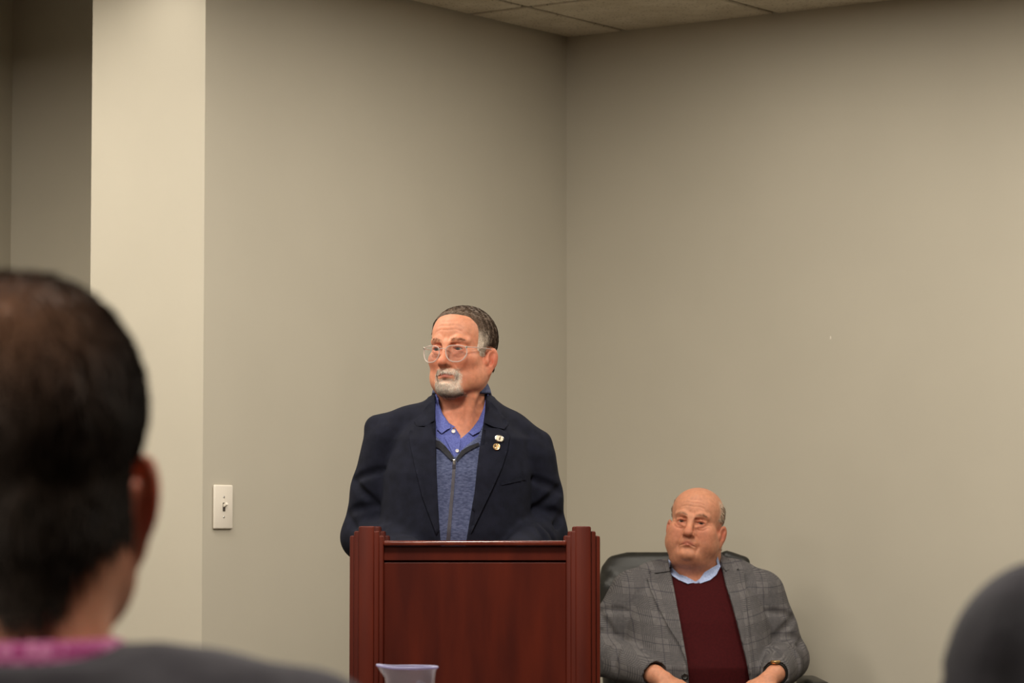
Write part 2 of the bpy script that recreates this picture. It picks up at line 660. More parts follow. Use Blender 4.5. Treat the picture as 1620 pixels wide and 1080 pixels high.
def drape(name, poly, tree, off, thick, m, parent, cell=0.007, from_y=-1.2, direction=(0, 1, 0), smooth=True, lift=None):
    """A cloth piece: polygon in (x, z) laid on the surface under it."""
    bm = bmesh.new()
    vs = [bm.verts.new((x, 0, z)) for x, z in poly]
    bm.faces.new(vs)
    xs = [p[0] for p in poly]
    zs = [p[1] for p in poly]
    for lo, hi, no in ((min(xs), max(xs), (1, 0, 0)), (min(zs), max(zs), (0, 0, 1))):
        n = int((hi - lo) / cell)
        for i in range(1, n + 1):
            p = lo + (hi - lo) * i / (n + 1)
            bmesh.ops.bisect_plane(bm, geom=bm.verts[:] + bm.edges[:] + bm.faces[:], plane_co=Vector(no) * p, plane_no=no, dist=1e-6)
    bmesh.ops.triangulate(bm, faces=[f for f in bm.faces if len(f.verts) > 4])
    bm.normal_update()
    dr = Vector(direction)
    ys = {}
    for v in bm.verts:
        h = tree.ray_cast(Vector((v.co.x, from_y, v.co.z)), dr, 3.0)
        if h[0] is None:
            h = tree.find_nearest(Vector((v.co.x, -0.12, v.co.z)))
        ys[v] = h[0].y
    for _ in range(2):
        ys = {v: 0.5 * ys[v] + 0.5 * sum(ys[e.other_vert(v)] for e in v.link_edges) / len(v.link_edges) for v in bm.verts}
    for v in bm.verts:
        v.co.y = ys[v] - off - (lift(v.co.x, v.co.z) if lift else 0)
    fr = bm.faces[:]
    ret = bmesh.ops.extrude_face_region(bm, geom=fr)
    for g in ret['geom']:
        if isinstance(g, bmesh.types.BMVert):
            g.co.y -= thick
    return obj(name, bm, m, parent, smooth, 50)


def strands(name, P, Nn, Dd, ln, wd, cols, m, parent, lift=0.3):
    """Short hairs: one bent sliver each (two triangles joined as four corners)."""
    n = len(P)
    side = np.cross(Nn, Dd)
    side /= np.maximum(np.linalg.norm(side, axis=1), 1e-9)[:, None]
    ln = ln[:, None]
    a = P - side * wd + -Nn * 0.001
    b = P + side * wd + -Nn * 0.001
    mid = P + Dd * ln * 0.55 + Nn * ln * lift
    tip = P + Dd * ln + Nn * ln * lift * 0.7
    V = np.stack([a, b, mid + side * wd * 0.7, tip, mid - side * wd * 0.7], 1).reshape(-1, 3)
    base = np.arange(n)[:, None] * 5
    F = base + np.array([[0, 1, 2, 3, 4]])
    return V, F, np.repeat(cols, 5, 0)


def sample(V, Q, mask, n, rng):
    """Random points on the faces where the vertex mask is high."""
    fm = mask[Q].mean(1)
    ar = np.linalg.norm(np.cross(V[Q[:, 2]] - V[Q[:, 0]], V[Q[:, 3]] - V[Q[:, 1]]), axis=1)
    p = fm * ar
    f = rng.choice(len(Q), n, p=p / p.sum())
    u, v = rng.random(n)[:, None], rng.random(n)[:, None]
    q = V[Q[f]]
    P = (q[:, 0] * (1 - u) + q[:, 1] * u) * (1 - v) + (q[:, 3] * (1 - u) + q[:, 2] * u) * v
    return P, f


def hair_part(name, V, Q, Nv, mask, thick, T, comb, n, ln, wd, color, m, parent, rng, lift=0.25, cap=True, jitter=0.35):
    """Hair as one mesh: a thin cap over the scalp plus combed strands."""
    A = np.array(T.inverted())
    Rt = np.array(T)[:3, :3]
    hl = lambda P: P @ A[:3, :3].T + A[:3, 3]
    Vs, Fs, Cs = [], [], []
    out = []
    o = 0
    if cap:
        sel = (mask[Q] > 0.02).all(1)
        q = Q[sel]
        used, inv = np.unique(q, return_inverse=True)
        q = inv.reshape(q.shape)
        mk = mask[used][:, None]
        h = hl(V[used])
        nz = np.sin(h[:, :1] * 310 + h[:, 2:] * 130) * np.sin(h[:, 1:2] * 270) * 0.0009
        cv = V[used] + Nv[used] * (mk * thick + nz * mk - 0.0006)
        Vs.append(cv)
        cc = color(h, rng)
        out.append((cv, q, cc))
    P, f = sample(V, Q, mask, n, rng)
    mk = mask[Q[f]].mean(1)
    Nn = Nv[Q[f]].mean(1)
    Nn /= np.linalg.norm(Nn, axis=1)[:, None]
    h = hl(P)
    D = comb(h) @ Rt.T
    D = D + rng.normal(0, jitter, D.shape) * np.linalg.norm(D, axis=1)[:, None]
    D = D - Nn * (D * Nn).sum(1)[:, None]
    D /= np.maximum(np.linalg.norm(D, axis=1), 1e-9)[:, None]
    P = P + Nn * (thick * mk * (0.8 if cap else 0.0))[:, None]
    l = ln * rng.uniform(0.6, 1.2, n) * (0.5 + 0.5 * mk)
    sv, sf, scol = strands(name, P, Nn, D, l, wd, color(h, rng), m, parent, lift)
    # merge: cap quads become polygons beside the 5-corner slivers
    me = bpy.data.meshes.new(name)
    if cap:
        cv, q, cc = out[0]
        allV = np.concatenate([cv, sv])
        allC = np.concatenate([cc, scol])
        loops = np.concatenate([q.ravel(), (sf + len(cv)).ravel()])
        starts = np.concatenate([np.arange(len(q)) * 4, len(q) * 4 + np.arange(len(sf)) * 5])
    else:
        allV, allC = sv, scol
        loops = sf.ravel()
        starts = np.arange(len(sf)) * 5
    me.vertices.add(len(allV))
    me.vertices.foreach_set('co', allV.astype(np.float32).ravel())
    me.loops.add(len(loops))
    me.loops.foreach_set('vertex_index', loops.astype(np.int32))
    me.polygons.add(len(starts))
    me.polygons.foreach_set('loop_start', starts.astype(np.int32))
    me.polygons.foreach_set('use_smooth', np.ones(len(starts), bool))
    me.update(calc_edges=True)
    at = me.attributes.new('tint', 'FLOAT_COLOR', 'POINT')
    col = np.ones((len(allV), 4), np.float32)
    col[:, :3] = allC
    at.data.foreach_set('color', col.ravel())
    return new_obj(name, me, m, parent)
# ---------------------------------------------------------------- room
def uvbox(bm, u0, u1, v0, v1, z0, z1, bevel=0.0):
    M = Matrix.Translation((CX, CY, 0)) @ Matrix((
        (DU.x, DV.x, 0, 0), (DU.y, DV.y, 0, 0), (0, 0, 1, 0), (0, 0, 0, 1)))
    return box(bm, (u0, v0, z0), (u1, v1, z1), bevel, 1, M)


def struct(name, label, spans, m):
    bm = bmesh.new()
    for s in spans:
        uvbox(bm, *s)
    return tag(obj(name, bm, m), label, None, None, 'structure')


UE, VE = 11.0, 7.5          # room extents
CH = 1.914                  # length of wall_left up to its outside corner
CD = 0.464                  # width of the bright end face at that corner
AU, AV = 0.9, -1.823        # alcove: back wall at u = AU, side wall at v = AV
struct('floor', 'grey brown carpeted floor of the meeting room', [(-0.15, UE + 0.15, AV - 0.15, VE + 0.15, -0.1, 0.0)], M_floor)
wl = struct('wall_left', 'greige painted wall behind the standing speaker, ending in a bright end face', [
    (0.0, CH, -CD, 0.0, 0, CEIL + 0.7)], M_wall)
wrec = struct('wall_recess', 'darker greige alcove wall at the left edge beyond the bright wall end', [
    (-0.15, AU, AV - 0.15, -CD, 0, CEIL + 0.7), (AU, UE + 0.15, AV - 0.15, AV, 0, CEIL + 0.7)], M_wall)
wr = struct('wall_right', 'greige painted wall behind the seated man in the plaid jacket', [(-0.15, 0.0, -CD, VE + 0.15, 0, CEIL + 0.1)], M_wall)
struct('wall_back', 'greige painted wall behind the photographer, darkened to cut bounced light', [(UE, UE + 0.15, AV, VE + 0.15, 0, CEIL + 0.1)], M_wall_low_bounce)
struct('wall_side', 'greige painted wall closing the far side of the room, darkened to cut bounced light', [(0.0, UE, VE, VE + 0.15, 0, CEIL + 0.1)], M_wall_low_bounce)
struct('baseboard_left', 'dark vinyl base along the wall behind the speaker', [(0.0, CH + 0.006, 0, 0.006, 0, 0.1), (CH, CH + 0.006, -CD, 0.006, 0, 0.1)], M_base)
struct('baseboard_right', 'dark vinyl base along the wall behind the seated man', [(0, 0.006, 0.006, VE, 0, 0.1)], M_base)

ceil = struct('ceiling', 'dropped ceiling of speckled square tiles in a metal grid', [(-0.15, UE + 0.15, 0.0, VE + 0.15, CEIL + 0.03, CEIL + 0.1),
    (CH + 0.005, UE + 0.15, AV, 0.0, CEIL + 0.03, CEIL + 0.1), (CH + 0.005, CH + 0.1, AV, -CD, CEIL + 0.1, CEIL + 0.7), (AU - 0.1, CH + 0.1, AV - 0.1, -CD + 0.1, CEIL + 0.7, CEIL + 0.8)], M_tbar)
V0, U0, TS = 0.244, 0.587, 0.61
uk = [0.0] + [U0 + TS * i for i in range(18) if U0 + TS * i < UE] + [UE]
vk = [AV, V0 - TS * 3, V0 - TS * 2, V0 - TS, 0.0] + [V0 + TS * i for i in range(13) if V0 + TS * i < VE] + [VE]
far = bmesh.new()
nrand = random.Random(3)
fixture_cells = set()
for lu, lv, e in LIGHTS:
    fixture_cells.add((min(range(len(uk) - 1), key=lambda i: abs((uk[i] + uk[i + 1]) / 2 - lu)), min(range(len(vk) - 1), key=lambda i: abs((vk[i] + vk[i + 1]) / 2 - lv))))
for i in range(len(uk) - 1):
    for j in range(len(vk) - 1):
        u0, u1, v0, v1 = uk[i], uk[i + 1], vk[j], vk[j + 1]
        if v1 <= 0.001 and u1 <= CH:
            continue
        if v1 <= 0.001 and u0 < CH:
            u0 = CH + 0.01
        if (i, j) in fixture_cells:
            continue
        g = 0.011
        dz = nrand.uniform(0, 0.0015)
        a = (u0 + (g if i else 0.0), u1 - g, v0 + (g if j > 0 else 0.0), v1 - g, CEIL + dz, CEIL + 0.02)
        if u0 < 2.5 and v0 < 3.0 and v0 > -0.01:
            bm = bmesh.new()
            uvbox(bm, *a, bevel=0.004)
            obj('ceiling_tile', bm, M_tile, ceil)
        else:
            uvbox(far, *a)
tag(obj('distant_ceiling_tiles', far, M_tile, ceil), kind='stuff')
tb = bmesh.new()
for u in uk[1:-1]:
    bm = bmesh.new()
    uvbox(bm, u - 0.007, u + 0.007, AV if u > CH else 0, VE, CEIL + 0.008, CEIL + 0.03)
    obj('grid_runner', bm, M_tbar, ceil)
for v in vk[1:-1]:
    bm = bmesh.new()
    uvbox(bm, 0 if v > 0.01 else CH + 0.01, UE, v - 0.007, v + 0.007, CEIL + 0.009, CEIL + 0.03)
    obj('grid_runner', bm, M_tbar, ceil)

# recessed ceiling lights of the room
LN = ['in front of the bright wall end', 'next to the bright wall end', 'in front of the alcove', 'second out from the alcove', 'over the middle of the front row', 'to the right of the seated man',
      'nearest the wall to the right of the seated man', 'above the space behind the speaker', 'over the seated man', 'by the alcove wall over the audience',
      'over the middle of the audience', 'by the far side wall over the audience', 'behind the photographer by the alcove wall', 'behind the photographer by the far side wall']
for n, (i, j) in enumerate([(min(range(len(uk) - 1), key=lambda i: abs((uk[i] + uk[i + 1]) / 2 - lu)), min(range(len(vk) - 1), key=lambda i: abs((vk[i] + vk[i + 1]) / 2 - lv))) for lu, lv, e in LIGHTS]):
    u, v = (uk[i] + uk[i + 1]) / 2, (vk[j] + vk[j + 1]) / 2
    t = thing('recessed_ceiling_light', 'square recessed ceiling light ' + LN[n], 'ceiling light', W(u, v, CEIL), YAW)
    bm = bmesh.new()
    for s in (-1, 1):
        box(bm, (s * 0.29 - 0.012, -0.30, 0.0), (s * 0.29 + 0.012, 0.30, 0.03))
        box(bm, (-0.278, s * 0.29 - 0.012, 0.0), (0.278, s * 0.29 + 0.012, 0.03))
    obj('light_frame', bm, M_whitemetal, t)
    bm = bmesh.new()
    box(bm, (-0.278, -0.278, 0.012), (0.278, 0.278, 0.02))
    obj('diffuser', bm, M_emit, t)
    ld = bpy.data.lights.new('lamp', 'AREA')
    ld.shape = 'SQUARE'
    ld.size = 0.54
    ld.energy = LIGHTS[n][2]
    ld.color = LIGHT_COLOR
    lo = bpy.data.objects.new('lamp', ld)
    C.objects.link(lo)
    lo.parent = t
    lo.location = (0, 0, -0.012)

t = thing('recessed_downlight', 'small round recessed downlight close to the bright wall end', 'ceiling light', W(DOWNLIGHT[0], DOWNLIGHT[1], CEIL), YAW)
bm = bmesh.new()
lathe(bm, [(0.06, 0.0), (0.085, -0.004), (0.09, 0.0), (0.09, 0.02), (0.06, 0.02)], 28, None, False)
obj('light_frame', bm, M_whitemetal, t, True, 40)
bm = bmesh.new()
lathe(bm, [(0.06, 0.004), (0.06, 0.008)], 28)
obj('diffuser', bm, M_emit, t)
ld = bpy.data.lights.new('lamp', 'AREA')
ld.shape = 'DISK'
ld.size = 0.11
ld.energy = DOWNLIGHT[2]
ld.color = LIGHT_COLOR
lo = bpy.data.objects.new('lamp', ld)
C.objects.link(lo)
lo.parent = t
lo.location = (0, 0, -0.008)

# ---------------------------------------------------------------- light switch on wall_left
def wall_frame(u, v, z):
    """Matrix whose local x runs along wall_left to image right, y into the wall, z up."""
    X = -DU
    Y = -DV
    return Matrix((( X.x, Y.x, 0, 0), (X.y, Y.y, 0, 0), (0, 0, 1, 0), (0, 0, 0, 1))), W(u, v, z)


def hit_uv(px, py):
    """u and z where the ray of a pixel meets wall_left."""
    d = pix(px, py, 1.0) - Vector((0, 0, CAMZ))
    n = DV
    t = (W(0, 0) - Vector((0, 0, 0))).dot(n) / Vector((d.x, d.y, 0)).dot(n)
    p = Vector((0, 0, CAMZ)) + d * t
    return (p - Vector((CX, CY, 0))).dot(DU), p.z


ul, zt = hit_uv(336, 766.5)
ur, _ = hit_uv(365.5, 801)
_, zb = hit_uv(336, 836.5)
Mw, P = wall_frame((ul + ur) / 2, 0, (zt + zb) / 2)
hw, hh = (ul - ur) / 2, (zt - zb) / 2
sw = thing('light_switch', 'white toggle light switch plate on the wall beside the outside corner', 'switch', P, math.atan2((-DU).y, (-DU).x))
bm = bmesh.new()
box(bm, (-hw, -0.009, -hh), (hw, -0.0008, hh), 0.0045, 3)
pl = obj('plate', bm, M_white, sw, True, 40)
bm = bmesh.new()
box(bm, (-0.0055, -0.0105, -0.013), (0.0055, -0.0085, 0.013), 0.0008, 1)
obj('toggle_slot', bm, M_slot, pl)
bm = bmesh.new()
box(bm, (-0.0045, -0.024, -0.006), (0.0045, -0.004, 0.003), 0.0015, 2, Matrix.Rotation(R(-28), 4, 'X'))
tg = obj('toggle', bm, M_white, sw, True, 40)
for s in (-1, 1):
    bm = bmesh.new()
    lathe(bm, [(0.0032, 0), (0.0032, 0.001), (0.002, 0.0016)], 14, Matrix.Translation((0, -0.0088, s * 0.030)) @ Matrix.Rotation(R(90), 4, 'X'))
    box(bm, (-0.0026, -0.0107, s * 0.03 - 0.0004), (0.0026, -0.0103, s * 0.03 + 0.0004))
    obj('screw', bm, M_steel, sw)

# small paint chip on wall_right
bm = bmesh.new()
d = pix(1314, 534, 1.0) - Vector((0, 0, CAMZ))
t = W(0, 0).dot(DU) / Vector((d.x, d.y, 0)).dot(DU)
p = Vector((0, 0, CAMZ)) + d * t
q = p - Vector((CX, CY, 0))
uvbox(bm, -0.001, 0.0012, q.dot(DV) - 0.0018, q.dot(DV) + 0.0018, p.z - 0.005, p.z + 0.005, 0.0008)
obj('paint_chip', bm, M_white, wr)

# ---------------------------------------------------------------- podium
PY = 7.2
PPM = FPX / PY
pz = lambda py: 1.2 + (840 - py) / PPM
PX0, PX1 = (553 - 810) / PPM, (949.5 - 810) / PPM
pcx = (PX0 + PX1) / 2
pod = thing('podium', 'dark mahogany wooden podium with stepped corner posts in front of the standing speaker', 'podium', (pcx, PY, 0))
hwid = (PX1 - PX0) / 2
PD = 0.42
for s in (-1, 1):
    xc = s * (hwid - 0.0405)
    for back in (0, 1):
        bm = bmesh.new()
        zt = pz(832)
        yy = 0.0 if not back else PD - 0.081
        for hwp, dy, dz in ((0.0185, 0.0, 0.0), (0.0300, 0.010, 0.0115), (0.0405, 0.021, 0.0225)):
            box(bm, (xc - hwp, yy + dy, 0.0), (xc + hwp, yy + 0.081 - dy, zt - dz), 0.0045, 2)
        obj('corner_post', bm, M_wood, pod, True, 35)
zr = pz(855)
xi = hwid - 0.079
bm = bmesh.new()
box(bm, (-xi, 0.022, zr - 0.012), (xi, 0.075, zr), 0.004, 3)
obj('top_edge', bm, M_wood_edge, pod, True, 35)
bm = bmesh.new()
box(bm, (-xi, 0.036, pz(886.5)), (xi, 0.06, zr - 0.0125), 0.0015, 1)
obj('top_rail', bm, M_wood, pod)
bm = bmesh.new()
box(bm, (-xi, 0.040, 0.10), (xi, 0.058, pz(888.5)), 0.003, 2)
obj('front_panel', bm, M_wood, pod)
bm = bmesh.new()
box(bm, (-xi, 0.0585, pz(930)), (xi, 0.066, zr - 0.013), 0.001, 1)
obj('backing_board', bm, M_wood, pod)
bm = bmesh.new()
box(bm, (-xi, 0.034, 0.02), (xi, 0.062, 0.098), 0.003, 2)
obj('bottom_rail', bm, M_wood, pod)
for s in (-1, 1):
    bm = bmesh.new()
    x = s * (hwid - 0.035)
    box(bm, (x - 0.009, 0.07, 0.05), (x + 0.009, PD - 0.07, 1.13), 0.002, 1)
    obj('side_panel', bm, M_wood, pod)
bm = bmesh.new()
Md = Matrix.Translation((0, 0.235, 1.072)) @ Matrix.Rotation(R(-10), 4, 'X')
box(bm, (-hwid + 0.045, -0.165, -0.01), (hwid - 0.045, 0.165, 0.01), 0.003, 2, Md)
obj('reading_desk', bm, M_wood, pod)
bm = bmesh.new()
box(bm, (-hwid + 0.04, 0.07, 0.5), (hwid - 0.04, PD - 0.03, 0.52), 0.003, 1)
obj('inner_shelf', bm, M_wood, pod)
# ---------------------------------------------------------------- people: shared head sculpt
def np3(c):
    return np.array(c[:3])


def head_sdf(F, T, wide=1.0, jowl=0.0, eye_open=0.0042, hollow=1.0, nose=1.0, neck=1.0, face=True, smile=-0.004, ear_z=-.028, frown=.0, chin=0.0):
    """Sculpts a head in its own frame: face towards -y, eyes at z = 0."""
    F.T = T
    w = wide
    F.ell((0, .0165, .036), (.0765 * w, .0925, .081))
    F.ell((0, -.030, .042), (.064 * w, .056, .058), .03)
    F.ell((0, -.034, -.030), (.061 * w, .056, .078), .03)
    F.ell((0, .025, -.035), (.066 * w, .07, .055), .03)
    for s in (-1, 1):
        F.cap((s * .052 * w, .004, -.058), (s * .020, -.066, -.100), .021, .019, .028)
        if jowl:
            F.ell((s * .046 * w, -.030, -.072), (.024 + jowl * .6, .034, .034), .03)
        # ears
        rot = (-10, 0, -s * 32)
        n_, t_ = Vector((s * math.cos(R(32)), -math.sin(R(32)), 0)), Vector((s * math.sin(R(32)), math.cos(R(32)), 0))
        E = Vector((s * (.0765 * w + .005), .006, ear_z))
        at = lambda a_, b_, c_: tuple(E + n_ * a_ + t_ * b_ + Vector((0, 0, c_)))
        F.ell(at(0, 0, .006), (.0072, .0185, .0305), .004, rot=rot)
        F.ell(at(0, -.008, -.024), (.0062, .0100, .0130), .006, rot=rot)
        F.ell(at(.0068, -.002, .008), (.0062, .0115, .0190), .002, True, rot=rot)
        F.ell(at(.0060, -.006, -.001), (.0065, .0075, .0100), .003, True, rot=rot)
        F.ell(at(.0045, .004, .004), (.0030, .0040, .0150), .003, rot=rot)
        F.ell((s * (.0755 * w), -.011, ear_z), (.006, .007, .011), .006)
        F.cap((s * .072 * w, .018, ear_z + .012), (s * .072 * w, .016, ear_z - .016), .008, .006, .008)
    if jowl > .008:
        for s in (-1, 1):
            F.ell((s * .047 * w, -.048, -.052), (.025, .030, .032), .03)
        F.ell((0, -.016, -.118), (.060 * w, .054, .034), .03)
    F.ell((0, -.074 - chin, -.101), (.024, .018, .0175), .022 if not chin else .010)
    if face:
        for s in (-1, 1):
            F.ell((s * .046 * w, -.056, -.026), (.022, .024, .019), .022)
            F.path([(s * .010, -.0890, .0185 - frown), (s * .028, -.0850, .0225), (s * .047, -.0720, .0200)], [.0095, .0095, .0085], .010, kj=.010)
            F.ell((s * .0310, -.100, .0005), (.0190, .0205, .0115), .008, True)
            F.ell((s * .0170, -.092, .0030), (.0080, .0080, .0100), .006, True)
            # lids over the eyeball, then the slit
            F.ell((s * .0315, -.0755, -.0005), (.0175, .0140, .0135), .005)
            F.ell((s * .0315, -.0905, -.0012), (.0135, .0125, eye_open), .0012, True, rot=(0, s * 4, 0))
            F.path([(s * .019, -.0870, .0050), (s * .0315, -.0915, .0065), (s * .046, -.0800, .0035)], [.0030, .0038, .0030], .003, kj=.003)
            F.cap((s * .021, -.0880, -.0145), (s * .044, -.0790, -.0125), .0040, .0035, .007)
        F.cap((0, -.0850, .012), (0, -.1090, -.032), .0085, .0110 * nose, .011)
        F.ell((0, -.1110, -.0365), (.0125 * nose, .0130, .0115), .008)
        for s in (-1, 1):
            F.ell((s * .0135 * nose, -.0985, -.0395), (.0088, .0105, .0085), .006)
            F.ell((s * .0072, -.1085, -.0480), (.0050, .0062, .0064), .0025, True)
            # nasolabial fold
            F.path([(s * .0205, -.0985, -.038), (s * .030, -.0930, -.056), (s * .034, -.0855, -.074)], [.0022, .003, .002], .008, True)
        F.ell((0, -.086, -.066), (.029, .0125, .021), .014)
        for s in (-1, 1):
            F.cap((0, -.0965, -.0630), (s * .021, -.0860, -.0670 + smile), .0052, .0030, .004)
            F.cap((0, -.0955, -.0735), (s * .019, -.0860, -.0690 + smile), .0060, .0030, .004)
            F.cap((0, -.1030, -.0680), (s * .025, -.0885, -.0680 + smile), .0021, .0012, .0030, True)
        F.ell((0, -.100, -.085), (.022, .008, .006), .008, True)
        F.ell((0, -.0825, -.1015), (.020, .0125, .0135), .010)
    F.T = T
    return F


def head_local(T, P):
    A = np.array(T.inverted())
    return P @ A[:3, :3].T + A[:3, 3]


def skin_tint(h, base, red, lip, beard=None):
    """Pigment: ruddier nose, cheeks and ears, redder lips."""
    x, y, z = np.abs(h[:, 0]), h[:, 1], h[:, 2]
    col = np.tile(base, (len(h), 1))

    def blend(c, m):
        nonlocal col
        col = col * (1 - m[:, None]) + c * m[:, None]
    g = lambda cx, cy, cz, r: np.exp(-(((x - cx) ** 2 + (y - cy) ** 2 + (z - cz) ** 2) / r ** 2))
    blend(red, 0.5 * g(0, -.112, -.038, .020))
    blend(red, 0.45 * g(.042, -.07, -.035, .030))
    blend(red, 0.75 * g(.086, .008, -.026, .032))
    blend(red, 0.55 * g(.032, -.085, 0, .016))
    blend(red, 0.3 * g(0, -.02, -.16, .07))
    lipm = ((y < -.084) & (np.abs((z + .068 + x * .10) / .0095) < 1) & (x < .024)).astype(float)
    lipm *= sstep(1.0, .5, np.sqrt(((z + .0685) / .0105) ** 2 + (x / .0255) ** 2))
    blend(lip, 0.8 * lipm)
    return np.clip(col, 0, 1)


FACE_LINES = [
    ([(0, .048), (.022, .050), (.036, .045)], .0011, .0022), ([(0, .059), (.020, .061), (.034, .057)], .0010, .0022), ([(0, .070), (.022, .071)], .0007, .0022),
    ([(.0075, .012), (.0070, .032)], .0014, .0022),
    ([(.018, -.036), (.028, -.050), (.033, -.066), (.034, -.080)], .0022, .0030),
    ([(.026, -.070), (.029, -.084), (.029, -.096)], .0016, .0024),
    ([(.016, -.008), (.026, -.0165), (.040, -.0150), (.048, -.0080)], .0013, .0020),
    ([(.018, -.014), (.028, -.0245), (.044, -.0230), (.054, -.0140)], .0011, .0022),
    ([(.050, .002), (.060, .006)], .0009, .0018), ([(.051, -.004), (.061, -.005)], .0009, .0018),
    ([(.016, .0075), (.030, .0110), (.046, .0070)], .0013, .0018),
]


def face_lines(V, Nv, h, amount=1.0):
    """Presses wrinkles and folds into the face along lines given in its own (|x|, z)."""
    x, y, z = np.abs(h[:, 0]), h[:, 1], h[:, 2]
    D = np.zeros(len(V))
    ok = (y < -.02) & (z > -.12) & (z < .1) & (x < .08)
    for pts, amp, wd in FACE_LINES:
        d = np.full(len(V), 1.0)
        for (ax, az), (bx, bz) in zip(pts, pts[1:]):
            ex, ez = bx - ax, bz - az
            t = np.clip(((x - ax) * ex + (z - az) * ez) / (ex * ex + ez * ez), 0, 1)
            d = np.minimum(d, np.hypot(x - ax - t * ex, z - az - t * ez))
        D += amp * np.exp(-(d / wd) ** 2)
    return V - Nv * (D * ok * amount)[:, None]


def eyes(T, parent, look=(0, 0)):
    for s in (-1, 1):
        bm = bmesh.new()
        bmesh.ops.create_uvsphere(bm, u_segments=24, v_segments=16, radius=0.0122)
        o = obj('eye', bm, M_eye, parent, True)
        o.matrix_local = T @ Matrix.Translation((s * .0315, -.0752, -.0008)) @ Matrix.Rotation(R(look[0]), 4, 'Z') @ Matrix.Rotation(R(look[1]), 4, 'X')


def fingers(F, T, curl=35, k=0.004, side=1, spread=5):
    """Right or left hand in a frame: wrist at origin, fingers along -y, back of the hand up, thumb towards side*+x."""
    F.T = T
    F.cap((0, .03, 0), (0, -.01, 0), .027, .028, .01)
    F.ell((0, -.045, -.002), (.041, .052, .0165), .012)
    bases = [(.030, -.082, .074, .0088), (.010, -.090, .082, .0093), (-.011, -.087, .076, .0090), (-.030, -.078, .060, .0080)]
    for i, (bx, by, ln, r) in enumerate(bases):
        bx *= side
        a0 = R(spread * (1.2 - i) * side)
        p = Vector((bx * .8, by + .03, .001))
        d = Vector((bx * .2, by - (by + .03), 0)).normalized()
        pts = [p, Vector((bx, by, .003))]
        pit = R(12)
        d = Vector((math.sin(a0), -math.cos(a0), 0))
        for q, fr in enumerate((.44, .31, .25)):
            pit += R(curl * (0.7, 0.8, 0.5)[q])
            pts.append(pts[-1] + Vector((d.x * math.cos(pit), d.y * math.cos(pit), -math.sin(pit))) * ln * fr)
        F.path(pts, [r * 1.05, r * 1.1, r, r * .95, r * .8], k, kj=0.003)
        F.ell(pts[1] + Vector((0, 0, .003)), (r * .9, r, r * .7), .006)
    F.path([(side * .018, -.012, -.006), (side * .046, -.040, -.012), (side * .058, -.066, -.018), (side * .056, -.090, -.024)], [.015, .0125, .0105, .0085], .008, kj=.003)
    F.T = Matrix.Identity(4)


def facing(p, fwd, up):
    """Frame at p whose -y points along fwd and z towards up."""
    y = -Vector(fwd).normalized()
    x = y.cross(Vector(up)).normalized()
    z = x.cross(y).normalized()
    M = Matrix((x, y, z)).transposed().to_4x4()
    M.translation = p
    return M


def shoes(root, spots, yaw0=0):
    for s, (x, y, yaw) in zip((-1, 1), spots):
        bm = bmesh.new()
        Ms = Matrix.Translation((x, y, 0)) @ Matrix.Rotation(R(yaw), 4, 'Z')
        prof = [(-.20, .030, .045), (-.17, .043, .055), (-.10, .048, .065), (-.03, .042, .085), (.04, .036, .10), (.075, .030, .10)]
        rings = []
        for (yy, rw, ht) in prof:
            ring = []
            for a in range(16):
                t = 2 * math.pi * a / 16
                ring.append(bm.verts.new(Ms @ Vector((rw * math.cos(t), yy, max(0.002, ht * (0.35 + 0.65 * math.sin(t)))))))
            rings.append(ring)
        for a, b in zip(rings, rings[1:]):
            for i in range(16):
                bm.faces.new((a[i], a[(i + 1) % 16], b[(i + 1) % 16], b[i]))
        bm.faces.new(rings[0][::-1])
        bm.faces.new(rings[-1])
        obj('shoe', bm, M_shoe, root, True, 50)


def brows(root, V, Q, Nv, T, col, n, rng, dense=1.0):
    h = head_local(T, V)
    x = np.abs(h[:, 0])
    line = .0195 + .004 * np.sin((x - .012) / .036 * np.pi)
    m = sstep(.0040, .0010, np.abs(h[:, 2] - line)) * sstep(.010, .014, x) * sstep(.051, .042, x) * (h[:, 1] < -.05)
    comb = lambda q: np.stack([np.sign(q[:, 0]) * 1.0, 0.2 + 0 * q[:, 0], .35 + 0 * q[:, 0]], 1)
    for sd in (-1, 1):
        hair_part('eyebrow', V, Q, Nv, m * (h[:, 0] * sd > 0), .002, T, comb, n // 2, .006, .00028, lambda q, r: col * r.uniform(.8, 1.2, (len(q), 1)), M_hair, root, rng, .25, False)


def fold(G, p, d, rad, phi0, phi1, pitch, r, k=.014, sub=True, n=6, ref=(0, -1, 0)):
    """A cloth fold winding part of the way round a sleeve. phi = 0 faces ref, growing towards -x."""
    d = Vector(d).normalized()
    f = Vector(ref)
    f = (f - d * f.dot(d)).normalized()
    g = d.cross(f)
    pts, rs = [], []
    for i in range(n + 1):
        t = i / n
        a = R(phi0 + (phi1 - phi0) * t)
        pts.append(Vector(p) + d * (pitch * (t - .5)) + (f * math.cos(a) + g * math.sin(a)) * (rad + (r * .55 if sub else -r * .3)))
        rs.append(r * (.35 + .65 * math.sin(math.pi * t)))
    G.path(pts, rs, k, sub, kj=k)


def beard_mask(h):
    """Goatee and moustache around a bare mouth."""
    x, y, z = np.abs(h[:, 0]), h[:, 1], h[:, 2]
    b = sstep(.042, .032, x) * sstep(-.049, -.056, z) * (y < -.045)
    b = b * np.where(z > -.062, sstep(.037, .029, x), 1) * sstep(-.152, -.140, z)
    lipz = sstep(.0085, .0060, np.abs(z + .0700 + x * .10)) * sstep(.028, .023, x)
    return b * (1 - lipz)


